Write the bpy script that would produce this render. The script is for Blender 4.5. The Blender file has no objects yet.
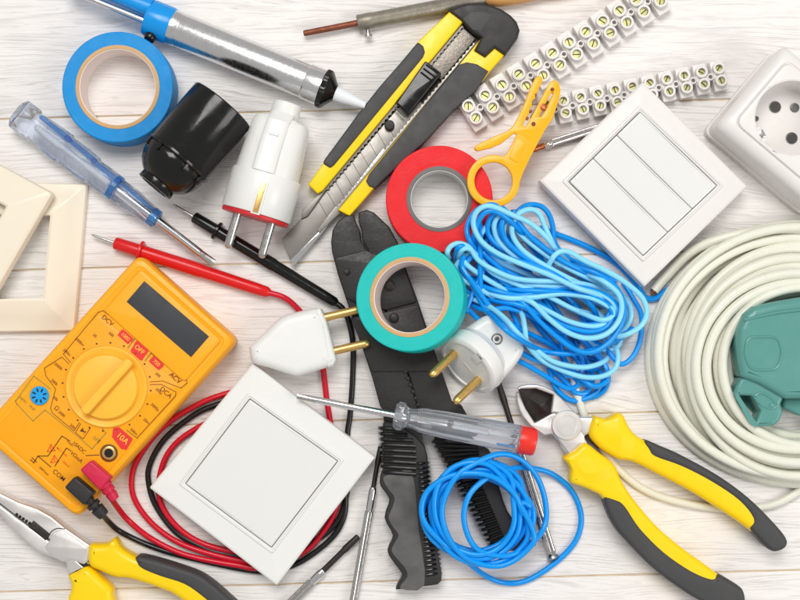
import bpy, bmesh, math, random
from mathutils import Vector, Matrix
R_ = math.radians
rnd = random.Random(7)
scene = bpy.context.scene

# ------------------------------------------------------------------ units
# The layout unit is 0.555 mm; x runs along the table, y towards the viewer's bottom edge, z up.
S = 0.000555
NX, NY, D = 400.0, 330.0, 1441.0      # point straight below the camera, camera height

# ------------------------------------------------------------------ camera, world, lamps, exposure
cam = bpy.data.cameras.new('camera')
cam.sensor_width = 36.0
cam.lens = 36.0 * D / 800.0
cam.shift_y = 30.0 / 800.0
cam.clip_start = 0.05
cam.clip_end = 20.0
cam_ob = bpy.data.objects.new('camera', cam)
scene.collection.objects.link(cam_ob)
cam_ob.location = ((NX - 400) * S, (300 - NY) * S, D * S)
scene.camera = cam_ob

world = bpy.data.worlds.new('World')
scene.world = world
world.use_nodes = True
wb = world.node_tree.nodes['Background']
wb.inputs['Color'].default_value = (1.0, 0.975, 0.95, 1)
wb.inputs['Strength'].default_value = 0.48

def softbox(name, loc, target, sx, sy, power, col=(1, 1, 1)):
    l = bpy.data.lights.new(name, 'AREA')
    l.shape = 'RECTANGLE'; l.size = sx; l.size_y = sy
    l.energy = power; l.color = col
    o = bpy.data.objects.new(name, l)
    scene.collection.objects.link(o)
    o.location = loc
    o.rotation_euler = (Vector(target) - Vector(loc)).to_track_quat('-Z', 'Y').to_euler()
    return o
softbox('key_softbox', (-0.14, 0.66, 1.45), (0, -0.05, 0), 0.8, 0.6, 15.4, (1, 0.975, 0.95))
softbox('fill_softbox', (0.85, -0.30, 0.85), (0, 0, 0), 0.5, 0.5, 4.2, (1, 0.98, 0.955))

vs = scene.view_settings
vs.view_transform = 'Standard'
vs.look = 'None'
vs.exposure = 0.0
vs.gamma = 1.0
vs.use_curve_mapping = False
scene.render.engine = 'CYCLES'
scene.cycles.use_denoising = True
scene.cycles.max_bounces = 14
scene.cycles.transmission_bounces = 12
scene.cycles.sample_clamp_indirect = 6.0

# ------------------------------------------------------------------ point helpers
def P(x, y, z=0.0):
    k = 1.0 - z / D
    X = NX + (x - NX) * k
    Y = NY + (y - NY) * k
    return Vector(((X - 400) * S, (300 - Y) * S, z * S))
def V(x, y, zref, z):
    p = P(x, y, zref); p.z = z * S
    return p

# ------------------------------------------------------------------ 2D helpers (layout units)
def inset(pts, d):
    n = len(pts); a = 0
    for i in range(n):
        x0, y0 = pts[i]; x1, y1 = pts[(i + 1) % n]; a += x0 * y1 - x1 * y0
    sg = 1 if a > 0 else -1
    out = []
    for i in range(n):
        p0 = Vector(pts[i - 1]); p1 = Vector(pts[i]); p2 = Vector(pts[(i + 1) % n])
        e1 = (p1 - p0).normalized(); e2 = (p2 - p1).normalized()
        n1 = Vector((-e1.y, e1.x)) * sg; n2 = Vector((-e2.y, e2.x)) * sg
        m = (n1 + n2); m = m / max(m.length_squared, 1e-6) * 2
        q = p1 + m * d
        out.append((q.x, q.y))
    return out
def fillet(pts, r, n=5):
    out = []; N = len(pts)
    for i in range(N):
        rr = r[i] if isinstance(r, (list, tuple)) else r
        p0 = Vector(pts[i - 1]); p1 = Vector(pts[i]); p2 = Vector(pts[(i + 1) % N])
        a = p0 - p1; b = p2 - p1
        la, lb = a.length, b.length
        a.normalize(); b.normalize()
        ang = math.acos(max(-1, min(1, a.dot(b))))
        t = rr / max(math.tan(ang / 2), 1e-3)
        t = min(t, la * 0.48, lb * 0.48)
        A = p1 + a * t; B = p1 + b * t
        for k in range(n + 1):
            u = k / n
            q = A * (1 - u) ** 2 + p1 * 2 * u * (1 - u) + B * u ** 2
            out.append((q.x, q.y))
    return out
def fillet_even(pts, r, n=6, m=10):
    f = fillet(pts, r, n); out = []; k = n + 1; N = len(pts)
    for i in range(N):
        out += f[i * k:(i + 1) * k]
        a = f[(i + 1) * k - 1]; b_ = f[((i + 1) * k) % len(f)]
        for q in range(1, m):
            out.append((a[0] + (b_[0] - a[0]) * q / m, a[1] + (b_[1] - a[1]) * q / m))
    return out
def crom(pts, n=6, closed=False):
    """Catmull-Rom through points of any dimension"""
    P_ = [Vector(p) for p in pts]; N = len(P_); out = []
    m = N if closed else N - 1
    for i in range(m):
        p1 = P_[i]; p2 = P_[(i + 1) % N]
        p0 = P_[i - 1] if (closed or i > 0) else p1 * 2 - p2
        p3 = P_[(i + 2) % N] if (closed or i < N - 2) else p2 * 2 - p1
        for k in range(n):
            t = k / n
            out.append(0.5 * ((2 * p1) + (p2 - p0) * t + (2 * p0 - 5 * p1 + 4 * p2 - p3) * t * t + (3 * p1 - p0 - 3 * p2 + p3) * t ** 3))
    if not closed: out.append(P_[-1].copy())
    return out
def c2(pts, n=5):
    return [(v.x, v.y) for v in crom(pts, n, True)]
def teeth(p, q, n, amp):
    p = Vector(p); q = Vector(q); d = q - p; nn = Vector((-d.y, d.x)).normalized()
    out = []
    for i in range(n):
        a = p + d * (i / n); b = p + d * ((i + .5) / n); 
        out += [(a.x, a.y), (b.x + nn.x * amp, b.y + nn.y * amp)]
    out.append((q.x, q.y))
    return out
def circ(cx, cy, r, n=32, ry=None, a0=0):
    return [(cx + r * math.cos(a0 + 2 * math.pi * i / n), cy + (ry or r) * math.sin(a0 + 2 * math.pi * i / n)) for i in range(n)]
def orect(cx, cy, ux, uy, l, w):
    """rectangle about (cx,cy), long side l along (ux,uy)"""
    h = math.hypot(ux, uy); ux /= h; uy /= h
    return [(cx + ux * a * l / 2 - uy * b * w / 2, cy + uy * a * l / 2 + ux * b * w / 2) for a, b in ((-1, -1), (1, -1), (1, 1), (-1, 1))]

# ------------------------------------------------------------------ geometry collector (world metres)
class Geo:
    def __init__(self): self.v = []; self.f = []
    def add(self, v, f):
        o = len(self.v); self.v += [Vector(p) for p in v]; self.f += [tuple(i + o for i in q) for q in f]
        return self
    def join(self, g): return self.add(g.v, g.f)
    def xf(self, m): self.v = [m @ p for p in self.v]; return self

def rings(rs, cap0=True, cap1=True, closed=False):
    g = Geo(); n = len(rs[0]); v = [p for r in rs for p in r]; f = []
    m = len(rs)
    for i in range(m if closed else m - 1):
        j = (i + 1) % m
        for k in range(n):
            k2 = (k + 1) % n
            f.append((i * n + k, i * n + k2, j * n + k2, j * n + k))
    if not closed:
        if cap0: f.append(tuple(range(n))[::-1])
        if cap1: f.append(tuple(range((m - 1) * n, m * n)))
    return g.add(v, f)

def prism(outs, z0, z1, bev=0.0, res=2, zref=None, world_pts=False):
    """solid from outlines (first = outer, rest = holes), given in layout units as they show at height zref (default z1)"""
    if zref is None: zref = z1
    if not isinstance(outs[0], list): outs = [outs]
    cu = bpy.data.curves.new('tmp', 'CURVE'); cu.dimensions = '2D'; cu.fill_mode = 'BOTH'
    h = (z1 - z0) * S
    b = min(bev * S, h * 0.49)
    cu.extrude = h / 2 - b
    cu.bevel_depth = b; cu.bevel_resolution = res; cu.offset = -b
    for i, o in enumerate(outs):
        w = [V(x, y, zref, 0) for x, y in o]
        a = sum(w[k].x * w[(k + 1) % len(w)].y - w[(k + 1) % len(w)].x * w[k].y for k in range(len(w)))
        if (a < 0) == (i == 0): w = w[::-1]
        sp = cu.splines.new('POLY'); sp.points.add(len(w) - 1); sp.use_cyclic_u = True
        for k, p in enumerate(w): sp.points[k].co = (p.x, p.y, 0, 1)
    ob = bpy.data.objects.new('tmp', cu)
    me = bpy.data.meshes.new_from_object(ob)
    zc = (z0 + z1) / 2 * S
    g = Geo().add([(v.co.x, v.co.y, v.co.z + zc) for v in me.vertices], [tuple(p.vertices) for p in me.polygons])
    bpy.data.objects.remove(ob); bpy.data.curves.remove(cu); bpy.data.meshes.remove(me)
    return g

def frame_of(d):
    d = d.normalized()
    up = Vector((0, 0, 1)) if abs(d.z) < 0.95 else Vector((1, 0, 0))
    side = d.cross(up).normalized(); up = side.cross(d).normalized()
    return d, side, up

def lathe(A, B, prof, seg=32, flute=0, famp=0.0, cap=True, a0=0.0):
    """prof: (distance along A->B in layout units, radius in layout units)"""
    d, side, up = frame_of(B - A)
    rs = []
    for t, r in prof:
        c = A + d * (t * S); ring = []
        for k in range(seg):
            a = a0 + 2 * math.pi * k / seg
            rr = r * (1 + (famp * math.cos(flute * a) if flute else 0)) * S
            ring.append(c + side * (math.cos(a) * rr) + up * (math.sin(a) * rr))
        rs.append(ring)
    return rings(rs, cap, cap)

def loft(A, B, prof, seg=40):
    """prof: (t, half width, half height, exponent[, side shift, up shift])"""
    d, side, up = frame_of(B - A)
    rs = []
    for q in prof:
        t, w, h, e = q[:4]; ss = q[4] if len(q) > 4 else 0; us = q[5] if len(q) > 5 else 0
        c = A + d * (t * S) + side * (ss * S) + up * (us * S); ring = []
        for k in range(seg):
            a = 2 * math.pi * k / seg; ca, sa = math.cos(a), math.sin(a)
            x = math.copysign(abs(ca) ** (2 / e), ca) * w * S; y = math.copysign(abs(sa) ** (2 / e), sa) * h * S
            ring.append(c + side * x + up * y)
        rs.append(ring)
    return rings(rs)

def tube(pts, r, seg=10, n=6, closed=False, smooth=True, taper=None):
    path = crom(pts, n, closed) if smooth else [Vector(p) for p in pts]
    N = len(path); rs = []; up = None
    for i, p in enumerate(path):
        a = path[i - 1] if (i > 0 or closed) else p
        b = path[(i + 1) % N] if (i < N - 1 or closed) else p
        d = (b - a)
        d = d.normalized() if d.length > 1e-9 else Vector((1, 0, 0))
        if up is None:
            _, side, up = frame_of(d)
        up = (up - d * up.dot(d)).normalized(); side = d.cross(up)
        rr = r * S * (taper(i / (N - 1)) if taper else 1)
        rs.append([p + side * (math.cos(2 * math.pi * k / seg) * rr) + up * (math.sin(2 * math.pi * k / seg) * rr) for k in range(seg)])
    return rings(rs, closed=closed)

def box(c, ux, uy, uz, lx, ly, lz, bev=0.0):
    g = Geo(); v = []
    for a in (-1, 1):
        for b in (-1, 1):
            for e in (-1, 1):
                v.append(c + ux * (a * lx / 2 * S) + uy * (b * ly / 2 * S) + uz * (e * lz / 2 * S))
    g.add(v, [(0, 1, 3, 2), (4, 6, 7, 5), (0, 4, 5, 1), (2, 3, 7, 6), (0, 2, 6, 4), (1, 5, 7, 3)])
    if bev:
        bm = bmesh.new(); vs_ = [bm.verts.new(p) for p in g.v]
        for f in g.f: bm.faces.new([vs_[i] for i in f])
        bmesh.ops.recalc_face_normals(bm, faces=bm.faces)
        bmesh.ops.bevel(bm, geom=list(bm.edges), offset=bev * S, segments=2, profile=0.6, affect='EDGES')
        bm.verts.index_update()
        g = Geo().add([p.co.copy() for p in bm.verts], [tuple(q.index for q in f.verts) for f in bm.faces])
        bm.free()
    return g

def ribbon(pts, w, z, h=0.35):
    """thin printed line lying at height z"""
    g = Geo()
    for i in range(len(pts) - 1):
        a = Vector(pts[i]); b = Vector(pts[i + 1]); d = (b - a)
        if d.length < 1e-6: continue
        d.normalize(); n = Vector((-d.y, d.x)) * w / 2; a = a - d * w * .3; b = b + d * w * .3
        q = [a + n, a - n, b - n, b + n]
        g.add([V(p.x, p.y, z, z + h) for p in q], [(0, 1, 2, 3)])
    return g

def text(body, x, y, size, ang, z, h=0.35, ox='CENTER'):
    size = size * 0.92
    cu = bpy.data.curves.new('tmp', 'FONT'); cu.body = body; cu.size = size * S; cu.align_x = ox; cu.align_y = 'CENTER'
    cu.offset = 0.004 * size * S
    ob = bpy.data.objects.new('tmp', cu)
    me = bpy.data.meshes.new_from_object(ob)
    p = V(x, y, z, z + h)
    m = Matrix.Translation(p) @ Matrix.Rotation(ang, 4, 'Z')
    g = Geo().add([m @ v.co for v in me.vertices], [tuple(q.vertices) for q in me.polygons])
    bpy.data.objects.remove(ob); bpy.data.curves.remove(cu); bpy.data.meshes.remove(me)
    return g

# ------------------------------------------------------------------ objects
def make_mesh(name, geo, mat, origin, smooth=35):
    me = bpy.data.meshes.new(name)
    me.from_pydata([p - origin for p in geo.v], [], geo.f)
    bm = bmesh.new(); bm.from_mesh(me)
    bmesh.ops.remove_doubles(bm, verts=bm.verts, dist=2e-6)
    bmesh.ops.recalc_face_normals(bm, faces=bm.faces)
    bm.to_mesh(me); bm.free()
    for p in me.polygons: p.use_smooth = smooth > 0
    if smooth > 0: me.set_sharp_from_angle(angle=R_(smooth))
    me.materials.append(mat)
    return me
class Thing:
    def __init__(self, name, label, cat, at, group=None, kind=None):
        o = bpy.data.objects.new(name, None); o.empty_display_size = 0.01
        scene.collection.objects.link(o); o.location = P(at[0], at[1], 0)
        o['label'] = label
        if kind: o['kind'] = kind
        else: o['category'] = cat
        if group: o['group'] = group
        self.o = o; self.org = o.location.copy()
    def part(self, name, geo, mat, parent=None, label=None, smooth=35):
        me = make_mesh(name, geo, mat, self.org, smooth)
        o = bpy.data.objects.new(name, me); scene.collection.objects.link(o)
        o.parent = parent or self.o
        if label: o['label'] = label
        return o
    def same(self, name, me, offset, parent=None):
        o = bpy.data.objects.new(name, me); scene.collection.objects.link(o)
        o.parent = parent or self.o; o.location = offset
        return o

# ------------------------------------------------------------------ materials
def lin(c):
    return tuple(((v / 255) / 12.92 if v / 255 <= 0.04045 else ((v / 255 + 0.055) / 1.055) ** 2.4) for v in c)
def M(name, rgb, rough=0.45, metal=0.0, var=0.06, nscale=60, bump=0.0, bscale=900, coat=0.0, spec=0.4, trans=0.0, ior=1.49, sss=0.0, stretch=None, rvar=0.08):
    m = bpy.data.materials.new(name); m.use_nodes = True
    nt = m.node_tree; N = nt.nodes; L = nt.links; b = N['Principled BSDF']
    c = lin(rgb)
    tc = N.new('ShaderNodeTexCoord'); vec = tc.outputs['Object']
    if stretch:
        mp = N.new('ShaderNodeMapping'); mp.inputs['Scale'].default_value = stretch; L.new(vec, mp.inputs['Vector']); vec = mp.outputs['Vector']
    nz = N.new('ShaderNodeTexNoise'); nz.inputs['Scale'].default_value = nscale; nz.inputs['Detail'].default_value = 6; L.new(vec, nz.inputs['Vector'])
    mx = N.new('ShaderNodeMix'); mx.data_type = 'RGBA'
    mx.inputs['A'].default_value = (*[max(0, v * (1 - var)) for v in c], 1)
    mx.inputs['B'].default_value = (*[min(1, v * (1 + var)) for v in c], 1)
    L.new(nz.outputs['Fac'], mx.inputs['Factor']); L.new(mx.outputs['Result'], b.inputs['Base Color'])
    mr = N.new('ShaderNodeMapRange'); mr.inputs['From Min'].default_value = 0.3; mr.inputs['From Max'].default_value = 0.7
    mr.inputs['To Min'].default_value = max(0.02, rough - rvar); mr.inputs['To Max'].default_value = min(1, rough + rvar)
    n2 = N.new('ShaderNodeTexNoise'); n2.inputs['Scale'].default_value = nscale * 3.1; n2.inputs['Detail'].default_value = 5; L.new(vec, n2.inputs['Vector'])
    L.new(n2.outputs['Fac'], mr.inputs['Value']); L.new(mr.outputs['Result'], b.inputs['Roughness'])
    b.inputs['Metallic'].default_value = metal
    b.inputs['Specular IOR Level'].default_value = spec
    b.inputs['Coat Weight'].default_value = coat; b.inputs['Coat Roughness'].default_value = 0.12
    b.inputs['Transmission Weight'].default_value = trans; b.inputs['IOR'].default_value = ior
    if sss:
        b.inputs['Subsurface Weight'].default_value = sss; b.inputs['Subsurface Radius'].default_value = (1, .8, .6); b.inputs['Subsurface Scale'].default_value = 0.002
    if bump:
        n3 = N.new('ShaderNodeTexNoise'); n3.inputs['Scale'].default_value = bscale; n3.inputs['Detail'].default_value = 3; L.new(vec, n3.inputs['Vector'])
        bp = N.new('ShaderNodeBump'); bp.inputs['Strength'].default_value = bump; bp.inputs['Distance'].default_value = 0.0004
        L.new(n3.outputs['Fac'], bp.inputs['Height']); L.new(bp.outputs['Normal'], b.inputs['Normal'])
    return m

def wood_paint():
    m = bpy.data.materials.new('white_painted_wood'); m.use_nodes = True
    nt = m.node_tree; N = nt.nodes; L = nt.links; b = N['Principled BSDF']
    tc = N.new('ShaderNodeTexCoord'); oi = N.new('ShaderNodeObjectInfo')
    cb = N.new('ShaderNodeCombineXYZ')
    mul = N.new('ShaderNodeMath'); mul.operation = 'MULTIPLY'; mul.inputs[1].default_value = 7.3; L.new(oi.outputs['Random'], mul.inputs[0])
    L.new(mul.outputs[0], cb.inputs[0]); L.new(mul.outputs[0], cb.inputs[1])
    ad = N.new('ShaderNodeVectorMath'); L.new(tc.outputs['Object'], ad.inputs[0]); L.new(cb.outputs[0], ad.inputs[1])
    def noise(sc, scale, detail=6, dist=0.0):
        mp = N.new('ShaderNodeMapping'); mp.inputs['Scale'].default_value = sc; L.new(ad.outputs[0], mp.inputs['Vector'])
        n = N.new('ShaderNodeTexNoise'); n.inputs['Scale'].default_value = scale; n.inputs['Detail'].default_value = detail; n.inputs['Distortion'].default_value = dist
        L.new(mp.outputs['Vector'], n.inputs['Vector']); return n.outputs['Fac']
    def ramp(v, p0, p1, c0, c1):
        r = N.new('ShaderNodeValToRGB'); r.color_ramp.elements[0].position = p0; r.color_ramp.elements[1].position = p1
        r.color_ramp.elements[0].color = (*c0, 1); r.color_ramp.elements[1].color = (*c1, 1); L.new(v, r.inputs['Fac']); return r.outputs['Color']
    def mixc(f, a, bb, typ='MIX'):
        x = N.new('ShaderNodeMix'); x.data_type = 'RGBA'; x.blend_type = typ
        if isinstance(f, float): x.inputs['Factor'].default_value = f
        else: L.new(f, x.inputs['Factor'])
        for k, q in (('A', a), ('B', bb)):
            if isinstance(q, tuple): x.inputs[k].default_value = (*q, 1)
            else: L.new(q, x.inputs[k])
        return x.outputs['Result']
    # growth lines: fine bands along the board, bent by a broad noise, broken up by patchy wear
    warp = noise((5.5, 34, 1), 1.0, 2)
    wob = noise((26, 200, 1), 1.0, 3)
    sx = N.new('ShaderNodeSeparateXYZ'); L.new(ad.outputs[0], sx.inputs[0])
    def math_(op, a, b_, c_=None):
        q = N.new('ShaderNodeMath'); q.operation = op
        for k, w in enumerate((a, b_, c_)):
            if w is None: continue
            if isinstance(w, (int, float)): q.inputs[k].default_value = w
            else: L.new(w, q.inputs[k])
        return q.outputs[0]
    ph = math_('ADD', math_('MULTIPLY', sx.outputs['Y'], 1500.0), math_('MULTIPLY', warp, 62.0))
    ph = math_('MULTIPLY_ADD', wob, 3.2, ph)
    band = math_('MULTIPLY_ADD', math_('SINE', ph, None), 0.5, 0.5)
    ph2 = math_('MULTIPLY_ADD', ph, 2.37, math_('MULTIPLY', wob, 9.0))
    band2 = math_('MULTIPLY_ADD', math_('SINE', ph2, None), 0.5, 0.5)
    W_ = ((0, 0, 0), (1, 1, 1))
    patch1 = ramp(noise((16, 150, 1), 1.0, 5), 0.44, 0.70, *W_)
    patch2 = ramp(noise((45, 420, 1), 1.0, 5), 0.42, 0.64, *W_)
    broad = noise((14, 45, 1), 1.0, 4)
    streak = noise((60, 1900, 1), 1.0, 4, 0.2)
    line1 = math_('MULTIPLY', ramp(band, 0.72, 0.97, *W_), patch1)
    line2 = math_('MULTIPLY', ramp(band2, 0.70, 0.98, *W_), patch2)
    fine = ramp(streak, 0.52, 0.70, *W_)
    col = mixc(broad, (0.825, 0.795, 0.77), (0.885, 0.86, 0.84))
    col = mixc(math_('MULTIPLY', line1, 0.42), col, (0.46, 0.425, 0.40))
    col = mixc(math_('MULTIPLY', line2, 0.24), col, (0.50, 0.47, 0.445))
    col = mixc(math_('MULTIPLY', fine, 0.24), col, (0.55, 0.52, 0.50))
    worn = ramp(noise((70, 210, 1), 1.0, 6), 0.68, 0.78, (0, 0, 0), (0.4, 0.4, 0.4))
    col = mixc(worn, col, (0.60, 0.50, 0.40))
    gf = N.new('ShaderNodeMath'); gf.operation = 'ADD'; L.new(line1, gf.inputs[0]); L.new(line2, gf.inputs[1])
    L.new(col, b.inputs['Base Color'])
    b.inputs['Roughness'].default_value = 0.55
    hs = N.new('ShaderNodeMath'); hs.operation = 'ADD'; L.new(gf.outputs[0], hs.inputs[0]); L.new(streak, hs.inputs[1])
    bp = N.new('ShaderNodeBump'); bp.invert = True; bp.inputs['Strength'].default_value = 0.5; bp.inputs['Distance'].default_value = 0.0005
    L.new(hs.outputs[0], bp.inputs['Height']); L.new(bp.outputs['Normal'], b.inputs['Normal'])
    return m

m_wood = wood_paint()
m_gap = M('raw_wood', (216, 194, 156), 0.8, var=0.35, nscale=80, stretch=(1, 20, 1))
m_white = M('white_plastic', (231, 232, 229), 0.28, var=0.015, bump=0.02, rvar=0.05)
m_white_gloss = M('white_gloss_plastic', (227, 228, 226), 0.16, var=0.012, rvar=0.04)
m_white_warm = M('warm_white_plastic', (229, 226, 223), 0.3, var=0.02, rvar=0.05)
m_cream = M('cream_plastic', (236, 226, 206), 0.34, var=0.03, rvar=0.06)
m_black = M('black_bakelite', (16, 16, 16), 0.17, var=0.2, bump=0.05, bscale=300)
m_black_soft = M('black_rubber', (44, 43, 43), 0.5, var=0.15, bump=0.12, bscale=1600)
m_grip = M('charcoal_grip', (66, 66, 67), 0.55, var=0.12, bump=0.2, bscale=2500)
m_grip_light = M('grey_worn_grip', (92, 91, 89), 0.42, var=0.5, nscale=120, bump=0.2, bscale=500)
m_crimp = M('black_oxide_steel', (46, 45, 44), 0.42, metal=0.3, var=0.18, nscale=140, bump=0.15, bscale=700)
m_yellow = M('yellow_plastic', (252, 212, 10), 0.32, var=0.03, bump=0.04)
m_strip = M('amber_plastic', (252, 180, 18), 0.3, var=0.03)
m_meter = M('orange_meter_shell', (252, 172, 20), 0.38, var=0.03, bump=0.06, bscale=2600)
m_meter_face = M('orange_meter_face', (250, 166, 10), 0.35, var=0.03)
m_dial = M('light_orange_dial', (252, 190, 60), 0.4, var=0.05, bump=0.03)
m_screen = M('dark_lcd', (62, 64, 68), 0.45, var=0.05, spec=0.25)
m_print = M('brown_print', (104, 62, 14), 0.5)
m_print_grey = M('olive_print', (150, 140, 60), 0.5)
m_print_red = M('red_print', (226, 52, 46), 0.45)
m_print_or = M('orange_print', (232, 96, 20), 0.5)
m_print_lt = M('yellow_print', (255, 196, 60), 0.5)
m_jackblue = M('blue_socket_plastic', (20, 160, 228), 0.4)
m_red = M('red_plastic', (214, 26, 28), 0.28, var=0.06)
m_red_wire = M('red_cable', (206, 20, 44), 0.25, var=0.06)
m_pink = M('crimson_plug', (206, 34, 72), 0.4, var=0.05)
m_black_wire = M('black_cable', (26, 26, 27), 0.22, var=0.1)
m_blue_wire = M('blue_wire_sheath', (4, 150, 238), 0.26, var=0.06)
m_lblue_wire = M('light_blue_wire_sheath', (140, 220, 250), 0.28, var=0.05)
m_blue_wire2 = M('azure_wire_sheath', (4, 152, 242), 0.22, var=0.05)
m_cable = M('ivory_cable_sheath', (228, 228, 214), 0.3, var=0.05, nscale=200)
m_copper = M('copper', (190, 110, 70), 0.35, metal=0.9, var=0.25, nscale=200)
m_brass = M('brass', (224, 184, 112), 0.3, metal=0.85, var=0.12, nscale=160)
m_brass_screw = M('tarnished_brass', (188, 186, 124), 0.35, metal=0.55, var=0.3, nscale=400)
m_steel = M('steel', (200, 198, 195), 0.24, metal=1.0, var=0.12, nscale=200, rvar=0.1)
m_chrome = M('chrome', (222, 222, 224), 0.1, metal=1.0, var=0.05, rvar=0.05)
m_alu = M('brushed_aluminium', (226, 226, 227), 0.24, metal=1.0, var=0.08, nscale=200, rvar=0.06)
m_satin = M('satin_steel', (232, 229, 226), 0.36, metal=0.8, var=0.04, nscale=50, bump=0.02, bscale=600, rvar=0.04)
m_darksteel = M('dark_steel', (74, 70, 68), 0.38, metal=0.9, var=0.25, nscale=200, bump=0.1, bscale=600)
m_blade = M('blade_steel', (128, 125, 120), 0.38, metal=0.85, var=0.07, nscale=60, rvar=0.05)
m_mottle = M('mottled_zinc', (122, 116, 108), 0.4, metal=0.8, var=0.6, nscale=700, bump=0.3, bscale=900)
m_iron = M('heat_worn_barrel', (142, 136, 124), 0.45, metal=0.6, var=0.35, nscale=260, bump=0.25, bscale=900)
m_rust = M('burnt_copper_bit', (132, 78, 58), 0.5, metal=0.6, var=0.5, nscale=400, bump=0.3, bscale=900)
m_lwood = M('turned_wood', (214, 160, 96), 0.5, var=0.2, nscale=100, stretch=(1, 8, 1))
m_bluehead = M('blue_pump_plastic', (14, 146, 226), 0.25, var=0.04)
m_nozzle = M('white_nylon', (230, 234, 238), 0.35, var=0.02, sss=0.3)
m_tape_blue = M('blue_vinyl_tape', (6, 140, 212), 0.5, spec=0.3, var=0.06, bump=0.15, bscale=700)
m_tape_red = M('red_vinyl_tape', (226, 26, 34), 0.48, spec=0.3, var=0.12, bump=0.25, bscale=700)
m_tape_teal = M('teal_vinyl_tape', (10, 190, 184), 0.48, spec=0.3, var=0.05, bump=0.1, bscale=700)
m_card = M('brown_cardboard', (206, 168, 120), 0.75, var=0.12, nscale=300, bump=0.15)
m_card_in = M('pale_card', (232, 218, 212), 0.6, var=0.06)
m_card_grey = M('grey_core', (112, 108, 106), 0.55, var=0.12)
m_card_grey_in = M('light_grey_core', (200, 198, 196), 0.45, var=0.06)
m_clear = M('clear_acrylic', (240, 245, 252), 0.05, trans=0.86, ior=1.42, var=0.0, rvar=0.02)
m_clear_blue = M('clear_bluish_acrylic', (238, 244, 255), 0.05, trans=0.93, ior=1.34, var=0.01, rvar=0.02)
m_tint_blue = M('tinted_blue_acrylic', (110, 180, 248), 0.1, trans=0.8, ior=1.3, var=0.05, rvar=0.02)
m_capred = M('red_cap', (232, 52, 40), 0.3, var=0.04, sss=0.2)
m_green = M('teal_socket_plastic', (90, 150, 143), 0.26, var=0.04, bump=0.05, bscale=1200)
m_dark = M('dark_void', (20, 20, 20), 0.7)
m_holedark = M('shaded_contact', (74, 71, 69), 0.5, metal=0.3)
m_holegrey = M('grey_contact', (110, 108, 106), 0.45, metal=0.5)
m_redface = M('red_plug_face', (206, 40, 46), 0.4, var=0.05)
m_gap_black = M('seam_dark', (60, 60, 58), 0.6)

# ================================================================== TABLE
tb = Thing('table', 'white painted wooden plank tabletop with grey grain', 'table', (400, 300), kind='structure')
seams = [-52.0, 119.0, 270.5, 430.0, 592.0, 750.0]
SL = -0.0275
x0, x1 = -260, 1060
for i in range(len(seams) - 1):
    a, b_ = seams[i] + 0.7, seams[i + 1] - 0.6
    out = [(x0, a + SL * x0), (x1, a + SL * x1), (x1, b_ + SL * x1), (x0, b_ + SL * x0)]
    g = prism(out, -30, 0, 1.3, 2, zref=0)
    tb.part('plank', g, m_wood)
tb.part('backing_board', prism([(x0, -60), (x1, -60), (x1, 790), (x0, 790)], -36, -2.2, 0, zref=0), m_gap)

# ================================================================== helper builders
def knurl(t0, t1, r, step=2.2, d=0.28):
    out = []; t = t0; k = 0
    while t < t1:
        out.append((t, r if k % 2 == 0 else r - d)); t += step / 2; k += 1
    return out

def tape_roll(name, label, cx, cy, Ro, Rc, Ri, ztop, h, mt, mc, mi, tilt=None):
    k = 1 - ztop / D
    t = Thing(name, label, 'tape', (cx, cy), 'rolls of insulating tape')
    c = P(cx, cy, ztop)
    n = Vector((0, 0, 1))
    if tilt: n = Vector(tilt).normalized()
    A = c - n * (h * S); B = c
    d, side, up = frame_of(n)
    seg = 96
    def ring(r, tt, wob=0):
        return [A + d * (tt * S) + side * (math.cos(2 * math.pi * i / seg) * r * k * S) + up * (math.sin(2 * math.pi * i / seg) * r * k * S) for i in range(seg)]
    prof = [(Rc, 0.5), (Ro - .8, 0.4), (Ro, 1.2), (Ro, h - 1.2), (Ro - .8, h - .3)]
    # the wound layers stand very slightly proud of each other on the top face
    nl = 9
    for i in range(1, nl):
        r = Ro - .8 - (Ro - .8 - Rc) * i / nl
        prof.append((r, h - .3 + (0.22 if i % 2 else -0.16)))
    prof.append((Rc, h - .3))
    t.part('tape_winding', rings([ring(r, q) for r, q in prof], closed=True), mt)
    prof2 = [(Rc, 0.3), (Rc, h + .2), (Rc - 1, h + .5), (Ri + 1.2, h + .5), (Ri + .8, h + .1), (Ri + .8, .3)]
    t.part('core', rings([ring(r, q) for r, q in prof2], closed=True), mc)
    prof3 = [(Ri + .85, 0.1), (Ri + .85, h - .2), (Ri, h - .5), (Ri, .1)]
    t.part('core_lining', rings([ring(r, q) for r, q in prof3], closed=True), mi)
    return t

# ================================================================== CREAM FRAMES (left)
def square_frame(label, quad, z0, hw, zt, flat):
    c = (sum(p[0] for p in quad) / 4, sum(p[1] for p in quad) / 4)
    t = Thing('switch_frame', label, 'switch frame', c, 'cream switch frames')
    zr = z0 + zt
    def rg(d, z, r): return [V(x, y, zr, z0 + z) for x, y in fillet(inset(quad, d), r, 4)]
    if flat:
        prof = [(2.0, 0, 3), (0, 1, 4), (0, zt - 4, 4), (1.2, zt - 1.2, 4), (3.5, zt, 4), (hw - 2, zt, 2), (hw, zt - 1.5, 2), (hw, zt - 6, 2), (hw, 0, 2)]
    else:
        prof = [(1.5, 0, 2), (0, 1, 2), (0, zt * .45, 2), (1.2, zt * .6, 2), (hw * .36, zt * .72, 2), (hw * .42, zt * .8, 2), (hw * .93, zt, 1), (hw, zt - .8, 1), (hw, 0, 1)]
    t.part('frame_body', rings([rg(*q) for q in prof], closed=True), m_cream, smooth=24)
    return t
square_frame('cream plastic switch frame with sloping sides, lying flat beside the orange multimeter', [(86, 183), (73, 331), (-72, 333), (-62, 180)], 0, 33, 15, False)
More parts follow.
